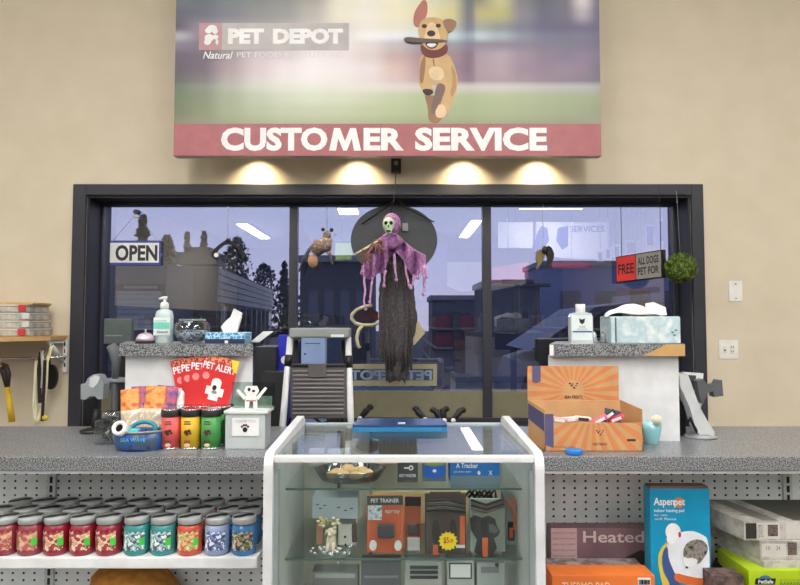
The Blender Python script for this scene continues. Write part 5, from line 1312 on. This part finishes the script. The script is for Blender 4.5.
for c_ in th.children:
    for v in c_.data.vertices: v.co.x -= .24*(v.co.y-fy)
th.location = (P(594,450,2.135).x, 2.2, ZT)
bx0 = th.location.x
for i, (dx, ang, col, lb) in enumerate(((-.11,8,(214,160,176),'pale pink wrapped chew at the left in the sunburst box'),(-.07,-5,(232,206,210),'white and pink wrapped chew, second from the left in the sunburst box'),(-.02,6,(230,220,214),'cream wrapped chew in the middle of the sunburst box'),(.03,-28,(236,112,150),'hot pink wrapped chew leaning in the sunburst box'),(.065,-36,(36,60,60),'dark green wrapped chew standing above the pink ones'),(.095,-20,(226,70,116),'deep pink wrapped chew at the right in the sunburst box'))):
    m = MB(); c = mat('wrapper %d' % i, col, .35); M_ = Matrix.Translation((bx0+dx, 2.17+.012*(i % 3), ZT+hb+.004+(.014 if i in (4,) else 0))) @ Matrix.Rotation(math.radians(ang), 4, 'Y')
    m.box(-.03,.03,-.011,.011,-.009,.009,c,.006); m.xf(M_); o = one('wrapped_chew', m, lb, 'treat', 'wrapped chews in the sunburst box')
    m = MB(); m.box(-.018,.018,-.0118,-.0108,-.005,.005,PAPER if i != 2 else PR); m.xf(M_); m.build('printed_band', o)
# blue puck on the edge
x, y = cz(571, 452); th = thing('plastic_cap', 'small bright blue cap on the edge of the right counter', 'cap', (x, 2.085, ZT))
m = MB(); m.lathe((x,2.085,ZT), [(.026,0),(.0285,.003),(.0285,.014),(.025,.019),(.0001,.02)], mat('bright blue plastic', (44,128,214), .35), 24, 1, .75); m.build('cap', th)
# aqua glass cup with round token
x = P(651, 430, 2.26).x; th = thing('aqua_cup', 'small aqua glass cup with a round white token behind the sunburst box', 'cup', (x, 2.26, ZT))
m = MB(); m.lathe((x,2.26,ZT), [(.022,0),(.026,.004),(.036,.05),(.038,.078),(.036,.078),(.034,.05),(.024,.008),(.0001,.006)], mat('aqua glass', (150,206,216), .15), 24, 1, .6); m.build('cup', th)
m = MB(); M_ = Matrix.Translation((x+.012, 2.238, ZT+.09)) @ Matrix.Rotation(PI/2, 4, 'X'); m.lathe((0,0,0), [(.0001,-.003),(.018,-.003),(.018,.003),(.0001,.003)], mat('cream token', (232,226,206), .5), 20); m.xf(M_); one('round_token', m, 'round cream token standing in the aqua cup', 'token')
# payment terminal stand at right
th = thing('payment_terminal', 'white curved payment terminal stand with grey clamp at the right end of the counter', 'card reader', (P(700,437,2.36).x, 2.36, ZT))
WS = mat('light grey shell', (206,210,212), .35); Y = 2.36
m = MB(); q = P(704, 436, Y); m.lathe((q.x, Y+.03, ZT), [(.062,0),(.062,.006),(.045,.018),(.02,.026)], mat('foot grey', (140,142,146), .4), 24, 1, .9); m.build('foot', th)
m = MB(); m.ppoly([(679.5,376),(685,373.5),(688,374.5),(693,388),(699,405),(707,420),(715,432),(714,437),(700,437),(695,425),(690,408),(684,394),(680,386)], Y-.01, .05, WS); m.build('curved_arm', th)
m = MB(); m.ppoly([(683,372),(703.5,373.5),(703,381),(697,382),(701,396),(703,402),(700,410),(696,402),(689,384)], Y+.045, .02, mat('white shell', (236,238,240), .3)); m.ppoly([(688,375),(696,375.5),(696,391),(692,388)], Y+.04, .005, DGREY); m.build('reader_body', th)
m = MB(); m.ppoly([(697,381),(703,379),(706,383),(711,385),(716,384),(718,380),(722,380),(723.5,396),(714,397),(713,391),(708,393),(703,404),(700,398)], Y+.0, .035, mat('clamp grey', (92,94,98), .4)); m.build('clamp', th)
m = MB(); m.box(P(683,410,Y).x, P(692,410,Y).x, Y+.05, Y+.12, ZT+.002, P(400,402,Y).z, BLACK, .006); m.build('cable_box', th)
m = MB(); m.tube([P(687,425,2.38), P(690,418,2.36), P(696,430,2.35), P(700,438,2.40)], .006, BLACK, 7); m.build('cord', th)
# things on the ledge gap: dark monitor behind the right ledge
th = thing('monitor', 'dark monitor edge sticking out left of the right ledge', 'monitor', (P(545,350,2.75).x, 3.0, .82))
m = MB(); m.prect(536, 338, 604, 362, 3.1, .03, mat('monitor black', (26,28,34), .3), .006); m.build('screen_case', th)
q = P(560, 350, 3.13); m = MB(); m.box(q.x-.02, q.x+.02, 3.12, 3.15, .84, P(400,345,3.1).z, BLACK); m.box(q.x-.1, q.x+.1, 3.09, 3.24, .8205, .84, BLACK, .004); m.build('stand', th)

# ------------------------------------------------------------------ glass display case
CX0, CX1, CYF, CYB = -.357, .378, 1.64, 2.2
ZG = 1.061; ZP = 1.10; PT = .024
th = thing('glass_display_case', 'white-ended glass display case standing between the two counters', 'display case', ((CX0+CX1)/2, 1.9, 0))
CG = glass('case glass', (251,254,253), .02, .14)
EG = mat('green glass edge', (84,108,104), .4)
WE = mat('white case panel', (222,224,228), .4)
rad = .04
prof = [(CYF,.02),(CYF,ZP-rad-.018)] + [(CYF+rad*(1-math.cos(a)), ZP-rad-.018+(rad)*math.sin(a)) for a in [PI/2*i/7 for i in range(1,8)]] + [(CYB-.03, ZP), (CYB, ZP-.02), (CYB,.02)]
for x0, x1 in ((CX0, CX0+PT), (CX1-PT, CX1)):
    m = MB(); m.poly(prof, x0, x1, WE, 'x'); pn = m.build('end_panel', th)
    xi = x1 if x0 == CX0 else x0; s_ = 1 if x0 == CX0 else -1
    m = MB(); m.box(xi, xi+s_*.012, CYF+.02, CYF+.045, .1, ZG-.03, mat('pale metal channel', (184,194,196), .3, .4), .002); m.build('channel', pn)
    m = MB(); m.box(xi, xi+s_*.003, CYF+.05, CYB-.03, .1, ZG-.01, mat('grey green side panel', (208,214,214), .35)); m.build('inner_lining', pn)
gx0, gx1 = CX0+PT+.001, CX1-PT-.001
TGL = glass('top glass', (248,252,253), .06, .55)
m = MB(); m.box(gx0, gx1, CYF+.03, CYB-.01, ZG, ZG+.008, TGL); m.build('top_glass', th)
m = MB(); m.box(gx0, gx1, CYF+.012, CYF+.034, ZG-.006, ZG+.012, WHITE, .003); m.build('front_rail', th)
m = MB(); m.box(gx0, gx1, CYB-.022, CYB-.002, ZG-.01, ZG+.012, mat('pale metal channel'), .003); m.build('rear_rail', th)
m = MB(); m.box(gx0, gx1, CYF+.018, CYF+.024, .1, ZG-.012, CG); m.build('front_glass', th)
m = MB(); m.box(gx0, gx1, CYF+.005, CYB, .02, .1, WE, .003); m.build('plinth', th)
mat('pale sliding door', (218,212,196), .5)
BKG = mat('dull tan sliding door', (198,192,178), .6)
m = MB(); m.box(gx0, (gx0+gx1)/2+.01, CYB-.02, CYB-.014, .1, ZG-.01, mat('pale sliding door', (186,184,172), .5)); m.build('sliding_door', th)
m = MB(); m.box((gx0+gx1)/2-.01, gx1, CYB-.012, CYB-.006, .1, ZG-.01, MC['pale sliding door']); m.build('sliding_door', th)
SY0, SY1 = 1.80, 2.165
ZA = P(400, 488, SY0).z; ZB_ = P(400, 558, SY0).z; ZC_ = ZB_-.22
for z in (ZA, ZB_, ZC_):
    m = MB(); m.box(gx0+.004, gx1-.004, SY0, SY1, z-.006, z, CG); m.box(gx0+.004, gx1-.004, SY0-.001, SY0+.0006, z-.006, z, EG); m.build('glass_shelf', th)
for px in (327, 365):
    xq = P(px, 500, 1.82).x
    m = MB(); m.box(xq-.006, xq+.006, SY1+.001, SY1+.013, .1, ZG-.012, CHROME, .002); m.build('shelf_standard', th)
# contents, upper shelf
def inbox(name, lab, cat, a, b, c, d, Y, dep, col, z): return prbox(name, lab, cat, a, b, c, d, Y, dep, col, z)
e = .0005
for i, (a, c, lb) in enumerate(((308, 323, 'white rolled towel at the left of the top case shelf'), (327, 349, 'second white rolled towel beside the shelf post'))):
    x0, x1, z0, z1 = RX(a, 457, c, 472, 2.02); m = MB(); r = .03
    m.poly([(2.06+r*math.cos(t)*.9, ZA+r+r*math.sin(t)) for t in [2*PI*k/18 for k in range(18)]], x0, x1, mat('white towel', (228,226,222), .9), 'x'); one('rolled_towel', m, lb, 'towel')
xc = P(350, 478, 1.9).x
th2 = thing('treat_tray', 'round clear plastic tray of tan treats on the top case shelf', 'tray', (xc, 1.9, ZA))
m = MB(); m.lathe((xc,1.9,ZA+e), [(.0001,0),(.085,0),(.092,.008),(.105,.03),(.107,.034),(.103,.032),(.088,.006),(.0001,.004)], glass('tray plastic', (206,212,212), .15, .5, .05), 28, 1, .72); m.build('tray', th2)
m = MB(); TRT = mat('tan biscuit', (222,186,136), .8)
for k_, (dx, dy) in enumerate(((-.05,-.02),(-.02,-.035),(.02,-.03),(.05,-.02),(-.04,.015),(0,.01),(.038,.015),(-.01,.04),(.03,.042))):
    m = MB(); m.ball((xc+dx, 1.9+dy, ZA+.018+.006*(k_ % 2)), .019, TRT, 12, 1.15, .9, .62, .04); one('biscuit', m, 'tan round biscuit in the clear tray, %s of nine' % ORD[k_], 'treat', 'biscuits in the clear tray')['label'] = 'tan round biscuit in the clear tray on the top case shelf'
m = MB(); m.ball((P(346,463,1.96).x, 1.99, ZA+.02), .02, PAPER, 12, 1,1,1); one('white_pompom', m, 'white ball behind the treat tray in the case', 'ball')
m = MB(); q = P(361,469,1.97)
for k_ in range(9): m.tube([(q.x-.02+.006*k_, 1.995, ZA+.004), (q.x-.02+.006*k_+.004, 1.995, ZA+.04)], .003, BLACK if k_ % 2 else PAPER, 6)
one('striped_brush', m, 'small black and white striped brush behind the treat tray', 'brush')
th2,*_ = inbox('tan_carton', 'plain tan carton at the back of the top case shelf', 'box', 360, 457, 398, 488, 2.09, .05, mat('plain tan card', (222,190,140), .7), ZA+e)
th2,*_ = inbox('key_card', 'black card with a white key drawing on the top case shelf', 'card pack', 397.5, 462, 418, 489, 1.86, .02, mat('charcoal card', (66,68,70), .5), ZA+e)
m = MB(); m.pell(411,468,2.4,2.4,1.858,.002,WP); m.pell(411,468,1.2,1.2,1.8565,.002,mat('charcoal card')); m.prect(404,467.4,409,468.8,1.858,.002,WP); m.ptext('KEY FINDER', 399.5, 474, 416, 477, 1.859, WP, bold=.01); m.ptext('tag', 403, 480, 412, 483, 1.859, mat('grey print')); m.build('key_print', th2)
th2,*_ = inbox('blue_badge_box', 'dark box with a bright blue badge on the top case shelf', 'box', 423, 462, 446, 489, 1.87, .06, mat('slate card', (92,112,124), .5), ZA+e)
m = MB(); m.ppoly([(424,465),(434,467),(445,465),(445,476),(434,479),(424,476)], 1.8685, .001, mat('cobalt print', (30,96,196), .5)); m.ppoly([(425,463),(444,463),(444,465),(434,466.5),(425,465)], 1.868, .001, mat('olive strip', (130,150,60), .5)); m.pell(434.5,471,2,1.4,1.8665,.002,WP); m.build('badge_print', th2)
th2,*_ = inbox('tracker_box', 'wide bright blue Tracker box on the top case shelf', 'box', 450, 461, 500, 489, 1.86, .08, mat('blue tech card', (26,112,190), .45), ZA+e)
m = MB(); m.prect(450.5,476,500,489,1.8588,.001,mat('grey tech strip',(110,130,140),.5)); m.ptext('A Tracker', 456, 463, 478, 468, 1.859, WP, bold=.02); m.ptext('pet location system', 454, 470.5, 471, 473, 1.859, WP); m.pell(479,473,1.5,2,1.858,.001,WP); m.ptext('X', 488.5, 470.5, 492.5, 475, 1.859, WP, bold=.02); m.build('lettering', th2)
# middle shelf
th2,*_ = inbox('tan_carton', 'wide plain tan carton behind the packs on the middle case shelf', 'box', 372, 492, 468, 556, 2.1, .05, mat('plain tan card', (222,190,140), .7), ZB_+e)
th2,*_ = inbox('silver_box', 'silver grey carton at the left of the middle case shelf', 'box', 312, 498, 358, 522, 1.88, .1, mat('silver card', (176,188,196), .4), ZB_+.085)
m = MB()
for k_, (a, b) in enumerate(((316,504),(319,508),(323,505),(337,507),(344,510),(350,508))): m.prect(a, b, a+3, b+1, 1.8785, .0015, DGREY)
m.build('printed_marks', th2)
th2,*_ = inbox('white_gadget', 'white gadget pack standing under the silver carton', 'pack', 338, 524, 356, 556, 1.90, .05, mat('white gadget plastic', (226,224,218), .4), ZB_+e)
th2['label'] = 'white gadget pack standing under the silver carton'
m = MB(); m.pell(345, 537, 1.2, 1.2, 1.898, .003, DGREY); m.pell(345.5, 545, 1.0, 1.6, 1.898, .003, DGREY); m.box(P(352,540,1.89).x, P(357,540,1.89).x, 1.885, 1.9, ZB_+.012, ZB_+.07, mat('brown strap', (90,74,66), .6), .005); m.build('buttons', th2)
m = MB(); x0 = P(316,555,1.9).x; m.box(x0, x0+.02, 1.9, 1.96, ZB_+e, ZB_+.085, mat('tan side card', (196,150,120), .6), .002); one('tan_pack', m, 'narrow tan pack at the far left under the silver carton', 'pack')
xq = P(330.5, 545, 1.84).x
th2 = thing('dog_figurine', 'small cream sitting dog figurine with flowers on its head', 'figurine', (xq, 1.85, ZB_))
FG = mat('cream ceramic', (226,212,190), .4)
m = MB(); m.ball((xq,1.85,ZB_+.028), .019, FG, 14, .85, .8, 1.4); m.ball((xq,1.842,ZB_+.058), .013, FG, 12); m.ball((xq,1.83,ZB_+.054), .007, FG, 10); m.tube([(xq-.008,1.838,ZB_+.03),(xq-.009,1.832,ZB_+.004)], .005, FG); m.tube([(xq+.008,1.838,ZB_+.03),(xq+.009,1.832,ZB_+.004)], .005, FG)
m.tube([(xq-.011,1.845,ZB_+.064),(xq-.015,1.843,ZB_+.05)], .004, FG); m.tube([(xq+.011,1.845,ZB_+.064),(xq+.015,1.843,ZB_+.05)], .004, FG); m.build('dog', th2)
m = MB()
for k_ in range(34): m.ball((xq+random.uniform(-.042,.026), 1.85+random.uniform(-.012,.02), ZB_+.082+random.uniform(-.012,.010)), .006, random.choice([mat('cream petal',(236,230,206),.8), mat('soft yellow petal',(226,206,130),.8), mat('sage leaf',(150,166,130),.8)]), 7, 1,1,.7)
tag(m.build('flowers', th2), kind='stuff')
m = MB()
for k_ in range(40): m.ball((P(335,555,1.84).x+random.uniform(-.07,.05), 1.83+random.uniform(-.02,.05), ZB_+.006), .005, random.choice([PAPER, CHROME, GREY]), 6)
o = one('glass_pebbles', m, 'scattering of tiny white and silver pebbles around the dog figurine', 'pebbles', kind='stuff')
def blister(a, b, c, d, Y, lab, cardc, name='blister_pack'):
    th2, x0, x1, z0, z1 = prbox(name, lab, 'pack', a, b, c, d, Y, .012, cardc, ZB_+e)
    m = MB(); m.box(x0+.006, x1-.006, Y-.02, Y-.0005, z0+.01, z1-.02, CLEAR, .006); m.build('clear_bubble', th2); return th2, x0, x1, z0, z1
ORC = mat('orange pack card', (226,104,58), .5)
th2, x0, x1, z0, z1 = blister(367, 496, 403, 556, 1.84, 'orange blister pack with a dark square gadget on the middle case shelf', ORC)
Y = 1.84
m = MB(); m.prect(367,496,403,505,Y-.002,.002,DGREY); m.prect(368,505.5,382,520,Y-.002,.002,multi('blue photo',[(120,170,196),(230,230,226),(60,110,150)],60,.5)); m.ptext('PET TRAINER', 371, 498.5, 399, 502.5, Y-.002, WP, bold=.01); m.ptext('spray', 385, 510, 400, 514, Y, WP); m.build('card_print', th2)
m = MB(); x0, x1, z0, z1 = RX(377, 525, 395, 539, Y-.018); m.box(x0, x1, Y-.016, Y-.003, z0, z1, mat('gadget grey', (72,70,76), .3), .005); m.build('gadget', th2)
for cx_ in (373, 398): m = MB(); m.pell(cx_, 546, 3.6, 4.6, Y-.016, .01, PAPER); m.build('white_knob', th2)
th2, x0, x1, z0, z1 = blister(405, 497, 421, 556, 1.87, 'narrow orange and black blister pack between the wide packs', ORC)
m = MB(); m.prect(405,497,421,506,1.868,.002,BLACK); m.prect(408,524,419,536,1.862,.006,DGREY,.002); m.prect(407,538,420,551,1.862,.006,mat('pale parts', (204,204,206), .3),.002); m.build('parts', th2)
DKC = mat('dark brown pack card', (84,70,66), .5)
th2, x0, x1, z0, z1 = blister(425, 494, 466, 556, 1.83, 'dark collar pack with a dog picture and yellow starburst', DKC)
Y = 1.83
m = MB(); m.prect(430,492,461,498,Y-.001,.006,DKC); m.build('hang_tab', th2)
m = MB(); 
for k_ in range(5): m.tube([P(427,501+2.4*k_,Y-.018), P(446,500+2.2*k_,Y-.022), P(465,504+2*k_,Y-.018)], .0045, mat('collar strap %d' % (k_ % 2), ((46,42,42),(96,90,86))[k_ % 2], .35), 7)
m.build('coiled_collar', th2)
m = MB(); DB = mat('dark brown dog', (74,58,52), .7); m.pell(444,533,9,15,Y-.003,.002,DB); m.pell(436,532,4,12,Y-.004,.002,mat('ear brown', (44,34,32), .7)); m.pell(453,532,4,12,Y-.004,.002,mat('ear brown')); m.pell(444,540,4.5,6,Y-.0045,.002,mat('dog muzzle', (130,106,96), .7)); m.pell(444,537,2,1.4,Y-.0055,.002,INK)
m.prect(433,545,438,555,Y-.0035,.002,ORC); m.prect(460,516,465,546,Y-.0035,.002,ORC); m.prect(456,545,465,548,Y-.004,.002,PAPER); m.build('dog_picture', th2)
m = MB(); q = P(448, 541, Y-.022); k_ = Y/F
m.poly([(q.x+(9.6 if i % 2 == 0 else 7.4)*k_*math.cos(PI*i/14), q.z+(9.6 if i % 2 == 0 else 7.4)*k_*math.sin(PI*i/14)) for i in range(28)], Y-.0235, Y-.022, mat('starburst yellow', (248,222,40), .5)); m.ptext('$5', 443.5, 537, 449, 544, Y-.0235, RED, bold=.02); m.ptext('OFF', 449.5, 539, 453.5, 543, Y-.0235, RED, bold=.02); m.build('starburst', th2)
th2, x0, x1, z0, z1 = blister(470, 499, 505, 556, 1.845, 'grey collar pack with a black dog head picture', mat('pale sage card', (166,176,166), .5))
Y = 1.845
m = MB(); 
for k_ in range(4): m.tube([P(471,500+2.6*k_,Y-.018), P(486,505+2.2*k_,Y-.022), P(504,499+2.4*k_,Y-.018)], .0045, mat('collar strap %d' % (k_ % 2)), 7)
m.build('coiled_collar', th2)
m = MB(); KD = mat('black dog fur', (40,46,46), .5)
m.ppoly([(470,519),(474,515),(482,518),(489,516),(495,519),(497,526),(500,531),(498,536),(494,538),(497,548),(492,556),(482,558),(474,552),(477,540),(471,530)], Y-.004, .003, KD); m.ppoly([(481,520),(486,519),(488,530),(485,536),(481,531)], Y-.0055, .002, INK); m.ppoly([(489,524),(494,525),(499,531),(494,534),(489,531)], Y-.0055, .002, mat('grey muzzle', (98,108,106), .5))
m.ppoly([(482,538),(488,538),(488,557),(483,557)], Y-.006, .002, ORC); m.build('dog_picture', th2)
# black head leads in the top gap
m = MB(); q = P(478, 493, 1.9)
for k_ in range(6): m.tube([P(464+5*k_,497,1.93), P(470+5*k_,491-(k_ % 2)*2,1.91), P(476+4*k_,498,1.93)], .005, BLACK, 7)
for v_ in range(len(m.v)): pass
one('coiled_leash', m, 'coiled black leash on top of the collar packs', 'leash')
m = MB(); th2, x0, x1, z0, z1 = prbox('orange_trim_pack', 'pack with orange edging standing at the right end of the middle case shelf', 'pack', 506, 500, 518, 556, 1.9, .1, mat('sage grey card', (150,160,156), .5), ZB_+e)
m = MB(); m.tube([P(505,500,1.89), P(512,508,1.89), P(515,520,1.89), P(514,530,1.89)], .004, ORC, 6); m.tube([P(511,497,1.89), P(517,506,1.89), P(519,520,1.89)], .004, ORC, 6); m.build('orange_cord', th2)
m = MB(); m.prect(508,522,515,541,1.894,.006,BLACK,.003); m.prect(509.6,528,513,538,1.892,.003,ORC); m.build('black_tag', th2)
# lower shelf
for i, (a, b, c, col, lb) in enumerate(((312, 572, 358, (120,124,122), 'dark metallic box at the left of the lowest visible case shelf'), (361, 562, 401, (98,102,106), 'dark grey box below the orange blister pack'), (405, 562, 442, (176,176,172), 'pale printed accessory card below the collar pack'), (447, 561, 474, (186,190,188), 'white-framed pack below the grey collar pack'), (477, 563, 505, (176,184,182), 'pale pack at the right of the lowest visible case shelf'))):
    th2, x0, x1, z0, z1 = prbox('boxed_accessory', lb, 'box', a, b, c, 600, 1.85, .06, mat('accessory %d' % i, col, .5), ZC_+e)
    m = MB()
    if i == 0: m.prect(a+3, b+2, c-3, b+6, 1.848, .002, mat('accessory strip', (170,176,174), .4))
    elif i == 1: m.prect(a+3, b+14, c-3, b+16, 1.848, .002, GREY); m.ptext('POWER', a+6, b+17, a+20, b+20, 1.85, mat('grey print'))
    elif i == 2:
        for k_ in range(3): m.prect(a+5, b+4+5*k_, c-4, b+7+5*k_, 1.847, .003, DGREY)
    elif i == 3: m.prect(a+2, b+2, c-2, b+18, 1.848, .002, mat('dark frame', (70,72,74), .5)); m.prect(a+3.5, b+3.5, c-3.5, b+16.5, 1.8465, .002, PAPER)
    else: m.prect(a+4, b+4, c-6, b+10, 1.848, .002, GREY); m.pell(c-8, b+2, 2, 2, 1.848, .002, DGREY)
    m.build('printed_front', th2)
# blue tray on the case top
a0, a1, _, _ = RX(354, 421, 446, 433, 2.1)
th2 = thing('blue_tray', 'flat glossy blue tray lying on the rear of the case top', 'tray', ((a0+a1)/2, 2.1, ZG+.008))
m = MB(); BT = mat('glossy dark blue', (44,74,120), .2); m.poly([(a0+.01,2.17),(a1-.01,2.17),(a1,2.05),(a1-.02,2.035),(a0+.02,2.035),(a0,2.05)], ZG+.0085, ZG+.03, BT, 'z'); m.build('tray', th2)
m = MB(); m.poly([(a0,2.036),(a1,2.036),(a1-.02,2.03),(a0+.02,2.03)], ZG+.009, ZG+.022, mat('bright blue edge', (46,128,180), .3), 'z'); m.build('edge', th2)
m = MB(); m.box(-.012+.005, .012+.005, 2.06, 2.075, ZG+.03, ZG+.032, PAPER); m.build('white_mark', th2)
# purple ribbon on the left panel
m = MB(); q = P(297, 424, 2.17); 
m.tube([q+Vector((-.018,-.0,.012)), q+Vector((.0,-.01,.0)), q+Vector((.02,.0,.01)), q+Vector((.01,.0,-.01)), q+Vector((-.01,-.005,-.02))], .005, mat('purple ribbon', (96,70,150), .5), 6); one('purple_ribbon', m, 'small purple ribbon tied at the rear corner of the glass case', 'ribbon')
